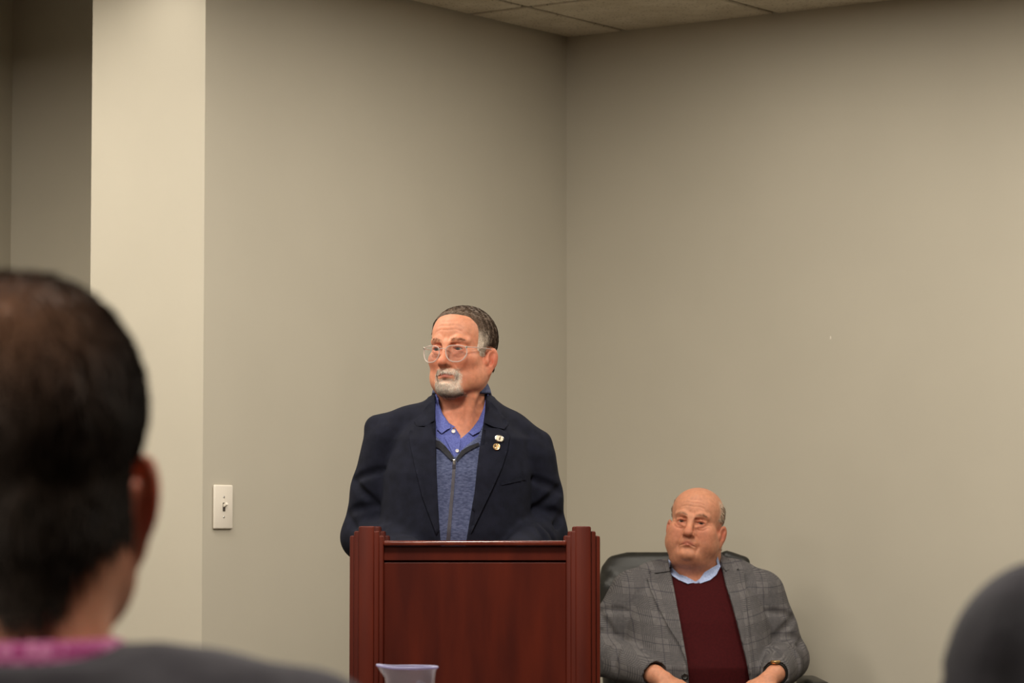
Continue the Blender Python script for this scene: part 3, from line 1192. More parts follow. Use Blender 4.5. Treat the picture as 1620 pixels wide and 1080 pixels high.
# ---------------------------------------------------------------- the standing speaker
def build_speaker():
    rng = np.random.default_rng(11)
    Y0 = 7.9
    PM = FPX / (Y0 - 0.12)
    CXp = 730
    fx = lambda px: (px - CXp) / PM
    fz = lambda py: 1.2 + (840 - py) / PM
    root = thing('person', 'bearded man in navy blazer and clear glasses standing behind the podium', 'person', ((CXp - 810) / (FPX / Y0), Y0, 0))
    T = Matrix.Translation((.004, .0, 1.668)) @ Matrix.Rotation(R(-27), 4, 'Z') @ Matrix.Rotation(R(-2), 4, 'X')
    F = Field(axis([(-.42, -.12, .006), (-.12, .12, .0022), (.12, .42, .006)]),
              axis([(-.46, -.15, .006), (-.15, .14, .0022), (.14, .22, .008)]),
              axis([(.02, 1.40, .012), (1.40, 1.52, .006), (1.52, 1.80, .0022)]))
    head_sdf(F, T, wide=1.0, jowl=.004, eye_open=.0036, nose=.94, frown=.005)
    F.T = Matrix.Identity(4)
    F.cap((0, .018, 1.60), (.004, .030, 1.46), .060, .068, .03)
    F.cap((.028, -.048, 1.545), (.012, -.045, 1.47), .012, .010, .02)
    F.loft([(.86, 0, .01, .16, .11), (1.05, 0, .0, .17, .13), (1.25, 0, 0, .165, .12), (1.42, 0, .015, .14, .09), (1.50, 0, .025, .07, .06)], 2.2, .03)
    for s, sz, el, wr in ((-1, 1.44, (-.245, .03, 1.19), (-.105, -.205, 1.126)), (1, 1.405, (.21, .03, 1.20), (.135, -.21, 1.126))):
        sh = (s * .175, .015, sz)
        F.path([sh, el, wr], [.042, .032, .028], .02)
        fingers(F, facing(Vector(wr) + Vector((-s * .008, -.03, 0)), (-s * .35, -1, .18), (0, 0, 1)), 12, side=-s)
        F.cap((s * .095, .01, .86), (s * .11, .01, .47), .085, .06, .02)
        F.cap((s * .11, .01, .47), (s * .115, .03, .08), .055, .038, .02)
        F.cap((s * .115, .03, .07), (s * .125, -.10, .035), .03, .025, .02)
    V, Q = F.mesh('body')
    V = smooth_mesh(V, Q, 1, .35)
    Nv = vnormals(V, Q)
    h = head_local(T, V)
    V = face_lines(V, Nv, h, .75)
    Nv = vnormals(V, Q)
    base, red, lip = np3(lin(200, 138, 109)), np3(lin(194, 104, 82)), np3(lin(164, 92, 80))
    col = skin_tint(h, base, red, lip)
    bm_ = beard_mask(h)[:, None] * .72
    col = col * (1 - bm_) + np3(lin(216, 192, 174)) * bm_
    body = raw_mesh('body', V, Q, M_skin, root, col)
    eyes(T, root, (-4, 0))

    x, y, z = np.abs(h[:, 0]), h[:, 1], h[:, 2]
    # hair: receded at the forehead, short sides, nape
    front = -.044 - .034 * sstep(.060, .112, z) + .016 * sstep(.02, .055, x) * sstep(.07, .10, z)
    m = sstep(front - .004, front + .012, y)
    low = np.where(y < -.012, -.004, np.where(y < .030, .014, -.045))
    m *= sstep(low - .004, low + .008, z)
    side_burn = sstep(-.038, -.030, y) * sstep(-.008, -.016, y) * sstep(-.020, -.008, z) * (z < .03) * (x > .05)
    m = np.maximum(m, side_burn * .7)
    m *= (np.linalg.norm(h, axis=1) < .16)
    m *= ~((x > .0815) & (z < .012) & (y > -.02) & (y < .04))

    def hc(q, r):
        gx, gy, gz = np.abs(q[:, 0]), q[:, 1], q[:, 2]
        brown, grey = np3(lin(70, 51, 36)), np3(lin(206, 192, 176))
        g = sstep(.060, .015, gz) * sstep(.004, -.022, gy) * 0.95 + .05
        g = np.clip(g + r.normal(0, .06, len(q)), 0, 1)[:, None]
        return (brown * (1 - g) + grey * g) * r.uniform(.75, 1.25, (len(q), 1))
    comb = lambda q: np.stack([q[:, 0] * 3, .55 + 0 * q[:, 0], np.where(q[:, 2] > .085, .0, -.8)], 1)
    hair_part('hair', V, Q, Nv, m, .0045, T, comb, 9000, .013, .00032, hc, M_hair, root, rng, .07)
    # goatee and moustache
    b = beard_mask(h)
    bc = lambda q, r: (np3(lin(238, 226, 212)) * r.uniform(.6, 1.1, (len(q), 1)))
    bcomb = lambda q: np.stack([q[:, 0] * 8, -.15 + 0 * q[:, 0], -1 + 0 * q[:, 0]], 1)
    hair_part("beard", V, Q, Nv, b, .001, T, bcomb, 4800, .0080, .00030, bc, M_hair, root, rng, .12, False)
    brows(root, V, Q, Nv, T, np3(lin(186, 142, 114)), 220, rng)

    # glasses
    gl = bpy.data.objects.new('glasses', None)
    C.objects.link(gl)
    gl.parent = root
    gl.matrix_local = T
    gy = lambda X: -.1125 + 6.0 * max(abs(X) - .012, 0) ** 2
    for s in (-1, 1):
        pts = []
        for i in range(36):
            a = 2 * math.pi * i / 36
            ca, sa = math.cos(a), math.sin(a)
            px_ = .0268 * math.copysign(abs(ca) ** .75, ca)
            pz_ = (.0180 * abs(sa) ** .55 if sa > 0 else -.0245 * abs(sa) ** .95)
            X = s * (.0362 + px_ * (1 - .12 * (pz_ < 0) * abs(pz_) / .0245))
            pts.append(Vector((X, gy(X), -.0125 + pz_)))
        bm = bmesh.new()
        tube(bm, pts, .0016, 8, True)
        obj('rim', bm, M_rim, gl, True)
        bm = bmesh.new()
        c = sum(pts, Vector()) / 36
        prev = None
        for fr in (1.0, .8, .6, .4, .2):
            ring = []
            for p in pts:
                q = c.lerp(p, fr)
                ring.append(bm.verts.new((q.x, gy(q.x), q.z)))
            if prev:
                for i in range(36):
                    bm.faces.new((prev[i], prev[(i + 1) % 36], ring[(i + 1) % 36], ring[i]))
            prev = ring
        bm.faces.new(prev)
        ext = bmesh.ops.extrude_face_region(bm, geom=bm.faces[:])
        for g_ in ext['geom']:
            if isinstance(g_, bmesh.types.BMVert):
                g_.co.y -= .0008
        obj('lens', bm, M_lens, gl, True, 40)
        bm = bmesh.new()
        tube(bm, [(s * .0625, gy(.0625), .0015), (s * .070, -.084, .0020), (s * .0775, -.050, .0030), (s * .0815, -.012, .0040), (s * .0835, .012, .002), (s * .082, .032, -.014)], [.0016, .0014, .0013, .0013, .0013, .0011], 8)
        obj('temple_arm', bm, M_rim, gl, True)
        bm = bmesh.new()
        box(bm, (-.0022, -.0016, -.0025), (.0022, .0016, .0025), .0006, 1, Matrix.Translation((s * .0625, gy(.0625) - .0012, .0015)))
        obj('hinge', bm, M_silver, gl)
    bm = bmesh.new()
    tube(bm, [(-.0105, -.1125, -.0055), (-.005, -.1150, -.002), (.005, -.1150, -.002), (.0105, -.1125, -.0055)], .0013, 8)
    obj('bridge', bm, M_rim, gl, True)

    # shirt, sweater, jacket
    tors = [(.76, .0, .01, .207, .150), (.86, .0, .01, .205, .150), (1.0, -.015, .0, .205, .165), (1.2, -.018, -.01, .195, .165), (1.35, -.008, -.002, .20, .145),
            (1.44, -.002, .010, .185, .120), (1.50, .0, .022, .125, .095), (1.545, .0, .028, .082, .078)]

    def shrink(lv, d, top=0.0):
        return [(a, b, c, e - d, f - d) for a, b, c, e, f in lv if a < 2 + top]
    # polo shirt
    G = Field(axis([(-.26, .26, .004)]), axis([(-.2, .2, .004)]), axis([(.84, 1.62, .004)]))
    G.loft(shrink(tors, .022), 2.3)
    G.cap((0, .026, 1.50), (0, .022, 1.575), .074, .070, .02)
    G.cut([(fx(694), fz(634)), (fx(700), fz(652)), (fx(729), fz(694)), (fx(754), fz(672)), (fx(770), fz(640)), (fx(772), fz(600)), (fx(690), fz(600))], -.4, .02)
    G.cut([(-.3, 1.572), (.3, 1.572), (.3, 1.8), (-.3, 1.8)], -.4, .4)
    pV, pQ = G.mesh('polo')
    pV = smooth_mesh(pV, pQ, 1, .3)
    polo = raw_mesh('polo_shirt', pV, pQ, M_polo, root)
    # quarter zip sweater
    G = Field(axis([(-.26, .26, .004)]), axis([(-.22, .2, .004)]), axis([(.82, 1.60, .004)]))
    G.loft(shrink(tors, .013), 2.3)
    G.cap((0, .026, 1.48), (0, .028, 1.545), .084, .080, .02)
    G.cut([(fx(684), fz(664)), (fx(690), fz(690)), (fx(704), fz(703)), (fx(719.5), fz(724)), (fx(735), fz(708)), (fx(757), fz(690)), (fx(768), fz(664)), (fx(778), fz(620)), (fx(676), fz(620))], -.4, .03)
    G.wrinkle(.0022, 22, 2)
    wV, wQ = G.mesh('sweater')
    wV = smooth_mesh(wV, wQ, 1, .3)
    sweater = raw_mesh('sweater', wV, wQ, M_vest, root)

    # jacket
    G = Field(axis([(-.37, .34, .0045)]), axis([(-.33, .21, .0045)]), axis([(.76, 1.60, .0045)]))
    G.loft(tors, 2.35)
    for s, pts, rs in ((-1, [(-.06, .028, 1.490), (-.13, .022, 1.476), (-.219, .015, 1.468)], [.056, .046, .036]), (1, [(.06, .028, 1.490), (.125, .022, 1.460), (.200, .015, 1.427)], [.056, .048, .038])):
        G.path(pts, rs, .03)
    G.cap((0, .040, 1.49), (0, .042, 1.545), .086, .074, .02)
    arms = ((-1, (-.190, .015, 1.430), (-.252, .03, 1.185), (-.110, -.225, 1.130)), (1, (.180, .015, 1.388), (.212, .03, 1.195), (.138, -.230, 1.130)))
    for s, sh, el, wr in arms:
        sh, el, wr = Vector(sh), Vector(el), Vector(wr)
        G.path([sh, sh.lerp(el, .5), el, el.lerp(wr, .5), wr], [.068, .066, .061, .054, .043], .010, kj=.02)
        # hollow cuff
        G.cap(wr + (wr - el).normalized() * .02, wr + (wr - el).normalized() * .05, .034, .034, .003, True)
        # sleeve folds gathered round the elbow
        d1, d2 = (el - sh), (wr - el)
        for t, a0, a1, pit, rr in ((.36, -8, 70, .05, .005), (.54, -12, 72, -.045, .006), (.72, -12, 70, .04, .006), (.86, 20, 75, -.03, .005)):
            fold(G, sh.lerp(el, t), d1, .067 - .004 * t, -s * a0, -s * a1, pit, rr)
        for t, a0, a1, pit, rr in ((.36, 35, 130, -.03, .005), (.58, 30, 120, .03, .004)):
            fold(G, el.lerp(wr, t), d2, .059 - .010 * t, -s * a0, -s * a1, pit, rr, ref=(0, 0, 1))
    G.wrinkle(.0035, 16, 5)
    vL = [(688, 634), (691, 700), (692, 740), (695, 800), (699, 858), (703, 900), (707, 960)]
    vR = [(735, 960), (736, 900), (739, 858), (746, 815), (752, 780), (758, 722), (764, 680), (770, 634)]
    G.cut([(fx(a), fz(b)) for a, b in [(690, 600)] + vL + vR + [(768, 600)]], -.4, .0)
    # neck opening
    G.T = Matrix.Identity(4)
    G.ell((0, .012, 1.60), (.068, .066, .075), .0, True)
    jV, jQ = G.mesh('jacket')
    jV = smooth_mesh(jV, jQ, 2, .4)
    jacket = raw_mesh('jacket', jV, jQ, M_navy, root)
    tj = bvh((jV, jQ))
    tw = bvh((wV, wQ), (pV, pQ))
    P = lambda pts: [(fx(a), fz(b)) for a, b in pts]
    # lapels with notch, collar leaf above each
    ll = P([(690, 668), (683, 664), (672, 675), (655, 673), (647, 683), (650, 704), (658, 738), (670, 785), (684, 822), (698, 858), (698.5, 850), (694.5, 800), (691.5, 740)])
    lr = P([(763, 684), (768, 676), (790, 677), (797, 680), (808, 687), (804, 712), (796, 738), (781, 772), (762, 812), (740, 858), (740, 850), (746.5, 812), (752.5, 778), (758.5, 722)])
    cl = P([(688, 630), (680, 634), (668, 650), (655, 664), (660, 673), (674, 673), (688, 664)])
    cr = P([(769, 629), (778, 634), (792, 650), (806, 668), (799, 678), (783, 675), (767, 668)])
    lapels = []
    for nm, poly, off in (('lapel', ll, .0045), ('lapel', lr, .0045), ('jacket_collar', cl, .0065), ('jacket_collar', cr, .0065)):
        lapels.append(drape(nm, poly, tj, off, .0045, M_navy_edge, jacket))
    # breast pocket welt
    drape('pocket_welt', P([(793, 762), (833, 753), (834, 758.5), (794, 768)]), tj, .0005, .0022, M_navy, jacket)
    # polo collar leaves, placket and buttons
    col_tree = bvh((pV, pQ), (V, Q))
    polo_l = drape('collar_leaf', P([(689.5, 636), (697, 650), (708, 666), (721, 674), (709, 678), (699.5, 685), (692, 678), (688, 655)]), col_tree, .006, .003, M_polo, polo)
    polo_r = drape('collar_leaf', P([(769, 628), (765, 645), (758, 662), (749, 675), (742, 683), (749, 688), (760, 682), (767, 668), (772, 640)]), col_tree, .006, .003, M_polo, polo)
    drape('placket', P([(703, 690), (721, 676), (729, 688), (729, 700), (727, 716), (721, 726), (713, 708)]), col_tree, .003, .002, M_polo, polo)
    pt = bvh((pV, pQ))

    def on(tree, px, py, off):
        h_ = tree.ray_cast(Vector((fx(px), -1, fz(py))), Vector((0, 1, 0)))
        if h_[0] is None:
            h_ = tree.find_nearest(Vector((fx(px), -.12, fz(py))))
        return h_[0] + Vector((0, -off, 0)), h_[1]

    def frame_on(p, nrm, tilt):
        q = Vector((0, 0, 1)).rotation_difference(nrm)
        return Matrix.Translation(p) @ q.to_matrix().to_4x4() @ Matrix.Rotation(R(tilt), 4, 'Z')

    def disc(name, px, py, tree, rx, rz, thick, off, m, par, tilt=0):
        p, nrm = on(tree, px, py, 0)
        if nrm.y > 0:
            nrm = -nrm
        nrm = (nrm + Vector((0, -1, 0))).normalized()
        Md = frame_on(p + nrm * off, nrm, tilt)
        bm = bmesh.new()
        lathe(bm, [(rx * .75, 0), (rx, thick * .3), (rx, thick * .7), (rx * .85, thick), (rx * .7, thick * .8)], 20, Matrix.Diagonal((1, rz / rx, 1, 1)))
        for v in bm.verts:
            v.co = Md @ v.co
        return obj(name, bm, m, par, True, 40), Md
    b1, p1 = disc('button', 718, 683, pt, .0052, .0052, .0025, .007, M_button, polo)
    disc('button', 724.5, 714, pt, .0046, .0046, .0025, .008, M_button, polo)
    # zip tape, trim edges and puller
    drape('zip_tape', P([(718, 726), (723, 726), (722, 745), (719.5, 780), (716.5, 820), (714, 858), (712, 890), (705.5, 890), (707.5, 858), (711, 820), (714.5, 780), (717, 745)]), tw, .001, .0016, M_zip, sweater)
    drape('collar_facing', P([(689, 696), (696, 697), (706, 706), (714, 715), (719.5, 725), (716, 729), (706, 719), (697, 710), (689, 706)]), tw, .004, .003, M_vest_dark, sweater)
    drape('collar_facing', P([(723, 725), (731, 713), (742, 706), (758, 699.5), (760, 704), (748, 710), (738, 716), (730, 724), (724, 730)]), tw, .004, .003, M_vest_dark, sweater)
    p, _ = on(tw, 719.5, 731, .006)
    bm = bmesh.new()
    box(bm, (-.003, -.003, -.004), (.003, .003, .007), .001, 2, Matrix.Translation(p))
    box(bm, (-.0018, -.004, -.008), (.0018, 0, -.003), .0008, 1, Matrix.Translation(p))
    obj('zip_slider', bm, M_silver, sweater)
    bm = bmesh.new()
    box(bm, (-.004, -.005, -.018), (.004, -.001, -.005), .0015, 2, Matrix.Translation(p))
    obj('zip_pull', bm, M_zip, sweater)
    # two lapel pins
    lt = BVHTree.FromPolygons(*(lambda me: ([v.co.copy() for v in me.vertices], [tuple(q.vertices) for q in me.polygons]))(lapels[1].data))
    pin, Md = disc('oval_pin', 790.8, 694.3, lt, .0122, .0090, .0024, .0045, M_silver, jacket, -10)
    pin['label'] = 'oval silver pin with cream face and dark emblem'
    bm = bmesh.new()
    lathe(bm, [(.0098, .001), (.0098, .0028)], 20, Md @ Matrix.Diagonal((1, .70, 1, 1)))
    obj('pin_face', bm, M_cream, pin)
    bm = bmesh.new()
    box(bm, (-.0009, -.0042, .002), (.0025, .0018, .0036), .0004, 1, Md)
    box(bm, (-.0001, .0016, .002), (.0019, .0056, .0036), .0004, 1, Md)
    obj('pin_emblem', bm, M_bronze, pin)
    pin, Md = disc('round_pin', 786.6, 707.2, lt, .0092, .0092, .0024, .0030, M_gold, jacket)
    pin['label'] = 'round gold pin with cream and amber emblem'
    for dx, dz, m in ((-.0028, .0010, M_bronze), (.0032, .0018, M_orange), (.0010, -.0040, M_bronze), (-.001, .0045, M_cream), (-.0032, -.0036, M_cream), (.0045, -.0020, M_cream)):
        bm = bmesh.new()
        lathe(bm, [(.0018, .001), (.0018, .0032), (.0012, .0036)], 8, Md @ Matrix.Translation((dx, dz, 0)))
        obj('pin_emblem', bm, m, pin)
    # trousers and shoes
    G = Field(axis([(-.26, .26, .008)]), axis([(-.2, .2, .008)]), axis([(.04, 1.0, .01)]))
    G.loft([(.80, 0, .01, .175, .125), (.97, 0, .01, .18, .13)], 2.2)
    for s in (-1, 1):
        G.path([(s * .095, .01, .86), (s * .11, .01, .48), (s * .117, .025, .07)], [.088, .078, .068], .03)
    tV, tQ = G.mesh('trousers')
    raw_mesh('trousers', smooth_mesh(tV, tQ, 2), tQ, M_trouser, root)
    shoes(root, [(-.118, .0, -8), (.118, .0, 8)])
    return root


SPEAKER = build_speaker()
# ---------------------------------------------------------------- the seated man
def build_seated():
    rng = np.random.default_rng(23)
    Y0 = 9.6
    PM = FPX / (Y0 - 0.12)
    CXp = 1103
    fx = lambda px: (px - CXp) / PM
    fz = lambda py: 1.2 + (840 - py) / PM
    root = thing('person', 'bald man in grey plaid jacket and maroon sweater sitting in the black chair', 'person', ((CXp - 810) / (FPX / Y0), Y0, 0))
    T = Matrix.Translation((-.004, .0, 1.222)) @ Matrix.Rotation(R(-15), 4, 'Z') @ Matrix.Rotation(R(7), 4, 'Y') @ Matrix.Rotation(R(-5), 4, 'X')
    F = Field(axis([(-.40, -.12, .0042), (-.12, .12, .0022), (.12, .40, .0042)]),
              axis([(-.72, -.44, .008), (-.44, -.15, .0042), (-.15, .14, .0022), (.14, .24, .008)]),
              axis([(.02, .62, .012), (.62, .84, .0042), (.84, 1.06, .008), (1.06, 1.36, .0022)]))
    head_sdf(F, T, wide=1.06, jowl=.012, eye_open=.0030, nose=1.10, smile=-.009, ear_z=-.030, frown=.005, chin=.006)
    F.T = Matrix.Identity(4)
    F.cap((0, .030, 1.15), (0, .045, 1.02), .074, .082, .03)
    F.loft([(.48, 0, 0, .17, .15), (.7, 0, -.02, .19, .17), (.9, 0, .0, .18, .13), (1.0, 0, .03, .14, .09), (1.06, 0, .04, .08, .07)], 2.2, .03)
    HL, HR = Vector((-.150, -.275, .762)), Vector((.222, -.262, .765))
    for s, el, wr, fwd in ((-1, (-.305, .0, .815), HL, (.75, -.55, -.42)), (1, (.275, .0, .80), HR, (-.62, -.6, -.45))):
        F.path([(s * .185, .035, 1.0), el, wr], [.045, .035, .030], .02)
        fingers(F, facing(wr + Vector(fwd).normalized() * .03, fwd, (0, -.35, 1)), 28, side=-s)
        F.cap((s * .10, -.05, .56), (s * .15, -.45, .54), .09, .065, .03)
        F.cap((s * .15, -.45, .53), (s * .15, -.42, .09), .055, .038, .02)
        F.cap((s * .15, -.42, .08), (s * .16, -.55, .035), .03, .025, .02)
    V, Q = F.mesh('body')
    V = smooth_mesh(V, Q, 1, .35)
    Nv = vnormals(V, Q)
    h = head_local(T, V)
    V = face_lines(V, Nv, h, 1.0)
    Nv = vnormals(V, Q)
    base, red, lip = np3(lin(198, 139, 110)), np3(lin(188, 103, 81)), np3(lin(182, 108, 92))
    body = raw_mesh('body', V, Q, M_skin, root, skin_tint(h, base, red, lip))
    eyes(T, root, (6, -2))
    x, y, z = np.abs(h[:, 0]), h[:, 1], h[:, 2]
    m = sstep(-.040, -.012, y) * sstep(.090, .060, z) * sstep(-.075, -.06, z) * (x > .035)
    m = np.maximum(m, sstep(.05, .07, y) * sstep(.09, .06, z) * sstep(-.08, -.06, z))
    m *= np.where((y < .034) & (z < .014), 0.0, 1.0) * (z < .08)
    body.data.attributes['tint'].data.foreach_set('color', np.concatenate([skin_tint(h, base, red, lip) * (1 - .65 * m[:, None]) + np3(lin(228, 210, 186)) * .65 * m[:, None], np.ones((len(V), 1))], 1).astype(np.float32).ravel())
    hcol = lambda q, r: np3(lin(242, 232, 216)) * r.uniform(.85, 1.1, (len(q), 1))
    comb = lambda q: np.stack([q[:, 0] * 2, .8 + 0 * q[:, 0], -.5 + 0 * q[:, 0]], 1)
    hair_part('hair', V, Q, Nv, m, .001, T, comb, 1500, .012, .00030, hcol, M_hair, root, rng, .3, False)
    brows(root, V, Q, Nv, T, np3(lin(190, 154, 128)), 220, rng)

    tors = [(.47, 0, .0, .215, .19), (.62, 0, -.02, .235, .215), (.78, 0, -.025, .24, .215), (.92, 0, .0, .228, .175), (1.0, 0, .022, .205, .14),
            (1.05, 0, .035, .14, .11), (1.095, 0, .042, .092, .086)]
    sh_ = lambda d: [(a, b, c, e - d, f - d) for a, b, c, e, f in tors]
    # light blue shirt
    G = Field(axis([(-.14, .14, .004)]), axis([(-.14, .2, .004)]), axis([(.9, 1.16, .004)]))
    G.loft([(.92, 0, .02, .10, .10), (1.0, 0, .03, .10, .095), (1.06, 0, .04, .088, .086), (1.115, 0, .045, .085, .083)], 2.1)
    G.cut([(-.2, 1.062), (-.10, 1.088), (fx(1066), fz(900)), (fx(1098), fz(920)), (fx(1128), fz(900)), (.10, 1.09), (.2, 1.062), (.2, 1.2), (-.2, 1.2)], -.4, .03)
    sV, sQ = G.mesh('shirt')
    shirt = raw_mesh('shirt', smooth_mesh(sV, sQ, 1), sQ, M_blue, root)
    # maroon sweater
    G = Field(axis([(-.27, .27, .005)]), axis([(-.27, .22, .005)]), axis([(.46, 1.11, .005)]))
    G.loft(sh_(.014), 2.25)
    G.cap((0, .042, 1.03), (0, .046, 1.075), .092, .088, .02)
    G.cut([(fx(1052), fz(885)), (fx(1062), fz(905)), (fx(1076), fz(917)), (fx(1099), fz(923.5)), (fx(1122), fz(915)), (fx(1134), fz(902)), (fx(1142), fz(885)), (fx(1142), fz(860)), (fx(1052), fz(860))], -.4, .04)
    G.wrinkle(.003, 14, 9)
    wV, wQ = G.mesh('sweater')
    wV = smooth_mesh(wV, wQ, 2, .4)
    raw_mesh('sweater', wV, wQ, M_maroon, root)
    # plaid jacket
    G = Field(axis([(-.42, .40, .005)]), axis([(-.40, .23, .005)]), axis([(.45, 1.16, .005)]))
    G.loft(tors, 2.3)
    for s in (-1, 1):
        G.path([(s * .055, .045, 1.062), (s * .13, .040, 1.045), (s * .198, .034, 1.018)], [.057, .057, .057], .03)
    G.cap((0, .058, 1.05), (0, .062, 1.098), .096, .082, .02)
    for s, el, wr in ((-1, Vector((-.318, .0, .815)), HL), (1, Vector((.278, .0, .800)), HR)):
        shd = Vector((s * .200, .030, 1.0))
        w_ = wr + (el - wr).normalized() * .015
        G.path([shd, shd.lerp(el, .5), el, el.lerp(w_, .5), w_], [.080, .072, .068, .060, .049], .012, kj=.02)
        G.cap(w_ + (w_ - el).normalized() * .025, w_ + (w_ - el).normalized() * .06, .040, .040, .003, True)
        d1, d2 = el - shd, w_ - el
        for t, a0, a1, pit, rr in ((.40, -8, 75, .05, .006), (.58, -12, 80, -.045, .007), (.76, -12, 78, .04, .007), (.90, 20, 80, -.03, .006)):
            fold(G, shd.lerp(el, t), d1, .076 - .008 * t, -s * a0, -s * a1, pit, rr)
        for t, a0, a1, pit, rr in ((.36, 35, 125, -.03, .006), (.6, 30, 115, .03, .005)):
            fold(G, el.lerp(w_, t), d2, .066 - .014 * t, -s * a0, -s * a1, pit, rr, ref=(0, 0, 1))
    G.wrinkle(.004, 13, 4)
    vL = [(1056, 880), (1061, 915), (1067, 960), (1073, 1000), (1079, 1040), (1082, 1080), (1084, 1120), (1084, 1160)]
    vR = [(1190, 1160), (1184, 1120), (1179, 1080), (1172, 1040), (1163, 1000), (1154, 960), (1145, 925), (1138, 880)]
    G.cut([(fx(a), fz(b)) for a, b in [(1057, 840)] + vL + vR + [(1138, 840)]], -.5, .01)
    G.ell((0, .03, 1.14), (.078, .072, .07), 0, True)
    jV, jQ = G.mesh('jacket')
    jV = smooth_mesh(jV, jQ, 2, .4)
    jacket = raw_mesh('jacket', jV, jQ, M_plaid, root)
    tj = bvh((jV, jQ))
    P = lambda pts: [(fx(a), fz(b)) for a, b in pts]
    drape('lapel', P([(1058, 905), (1048, 906), (1036, 908), (1027, 905), (1022, 914), (1027, 935), (1036, 957), (1052, 990), (1068, 1016), (1079, 1045), (1082, 1080), (1078, 1040), (1072, 1000), (1066, 960)]), tj, .005, .004, M_plaid, jacket)
    drape('lapel', P([(1142, 908), (1152, 900), (1162, 901), (1176, 906), (1177, 930), (1176, 960), (1177, 1000), (1180, 1040), (1181, 1075), (1173, 1040), (1164, 1000), (1155, 960), (1146, 925)]), tj, .005, .004, M_plaid, jacket)
    drape('jacket_collar', P([(1055, 887), (1048, 889), (1036, 896), (1026, 901), (1030, 907), (1044, 905), (1058, 903)]), tj, .006, .004, M_plaid, jacket)
    drape('jacket_collar', P([(1138, 879), (1146, 882), (1158, 888), (1168, 898), (1163, 902), (1152, 900), (1141, 906)]), tj, .006, .004, M_plaid, jacket)
    ct = bvh((sV, sQ), (V, Q), (wV, wQ))
    drape('collar_leaf', P([(1053.5, 884), (1057.5, 888), (1064, 900), (1076, 912), (1092, 919), (1097, 921), (1085, 923), (1071, 917), (1061, 910), (1056, 897)]), ct, .006, .003, M_blue, shirt, cell=.005)
    drape('collar_leaf', P([(1134, 880), (1137, 888), (1139, 896), (1131, 909), (1121, 917), (1104, 922.5), (1103, 918), (1112, 905), (1124, 898), (1134, 893), (1132, 886)]), ct, .006, .003, M_blue, shirt, cell=.005)
    # jacket button
    hh_ = tj.ray_cast(Vector((fx(1075), -1, fz(1065))), Vector((0, 1, 0)))
    if hh_[0] is not None:
        bm = bmesh.new()
        lathe(bm, [(.006, 0), (.0105, .001), (.0105, .003), (.008, .0045), (.007, .0038)], 18, Matrix.Translation(hh_[0] + Vector((0, -.001, 0))) @ Matrix.Rotation(R(90), 4, 'X'))
        obj('button', bm, M_blackplastic, jacket, True, 40)
    # wrist watch on the image-right wrist
    el = Vector((.278, .0, .80))
    d = (HR - el).normalized()
    c = HR + d * .004
    a1 = d.cross(Vector((0, 0, 1))).normalized()
    a2 = a1.cross(d).normalized()
    wt = bmesh.new()
    tube(wt, [c + (a1 * math.cos(t) + a2 * math.sin(t)) * .0345 for t in np.linspace(0, 2 * math.pi, 28, endpoint=False)], .0045, 8, True)
    watch = obj('wrist_watch', wt, M_blackplastic, root, True)
    bm = bmesh.new()
    Mw_ = Matrix((a1, d, a2)).transposed().to_4x4()
    Mw_.translation = c + a2 * .036
    lathe(bm, [(.015, -.003), (.0165, 0), (.0165, .004), (.014, .006)], 20, Mw_)
    obj('watch_case', bm, M_gold, watch, True, 40)
    # trousers, shoes
    G = Field(axis([(-.30, .30, .009)]), axis([(-.60, .22, .009)]), axis([(.05, .72, .009)]))
    G.loft([(.475, 0, .0, .20, .175), (.66, 0, -.01, .20, .18)], 2.2)
    for s in (-1, 1):
        G.path([(s * .10, -.03, .575), (s * .155, -.46, .545), (s * .152, -.43, .10)], [.105, .085, .072], .03)
    tV, tQ = G.mesh('trousers')
    raw_mesh('trousers', smooth_mesh(tV, tQ, 2), tQ, M_trouser, root)
    shoes(root, [(-.155, -.47, -8), (.155, -.47, 8)])

    # executive chair under him
    ch = thing('office_chair', 'black leather high-back executive chair under the seated man against the wall', 'chair', root.location.copy())
    G = Field(axis([(-.34, .28, .006)]), axis([(.10, .40, .006)]), axis([(.44, 1.18, .006)]))
    G.loft([(.46, -.03, .285, .22, .055), (.60, -.035, .285, .245, .06), (.85, -.04, .295, .262, .062), (1.03, -.045, .285, .262, .058), (1.085, -.05, .292, .245, .05), (1.118, -.055, .297, .215, .036), (1.132, -.055, .30, .16, .022)], 2.8)
    G.cap((-.24, .245, .55), (-.27, .255, 1.02), .035, .035, .03)
    G.cap((.17, .245, .55), (.185, .255, 1.02), .035, .035, .03)
    G.cap((.11, .262, 1.112), (.165, .27, 1.098), .026, .022, .01)
    G.cap((-.25, .222, .98), (.18, .222, .98), .004, .004, .014, True)
    cV, cQ = G.mesh('backrest')
    raw_mesh('backrest', smooth_mesh(cV, cQ, 2), cQ, M_leather, ch)
    G = Field(axis([(-.32, .32, .008)]), axis([(-.34, .30, .008)]), axis([(.34, .50, .006)]))
    G.loft([(.36, 0, -.02, .26, .26), (.40, 0, -.02, .275, .275), (.44, 0, -.02, .265, .27), (.462, 0, -.02, .22, .23)], 3.2)
    cV, cQ = G.mesh('seat')
    raw_mesh('seat', smooth_mesh(cV, cQ, 2), cQ, M_leather, ch)
    for s, ax in ((-1, -.345), (1, .362)):
        bm = bmesh.new()
        tube(bm, [(s * .20, -.12, .39), (ax, -.14, .46), (ax, -.15, .60), (ax, -.13, .70), (ax, .0, .705), (ax, .15, .70), (ax, .18, .60), (ax, .17, .46), (s * .20, .16, .40)], .016, 10)
        arm = obj('armrest', bm, M_blackplastic, ch, True)
        bm = bmesh.new()
        box(bm, (ax - .036, -.22, .690), (ax + .036, .20, .738), .02, 4)
        obj('armrest_pad', bm, M_leather, arm, True)
    bm = bmesh.new()
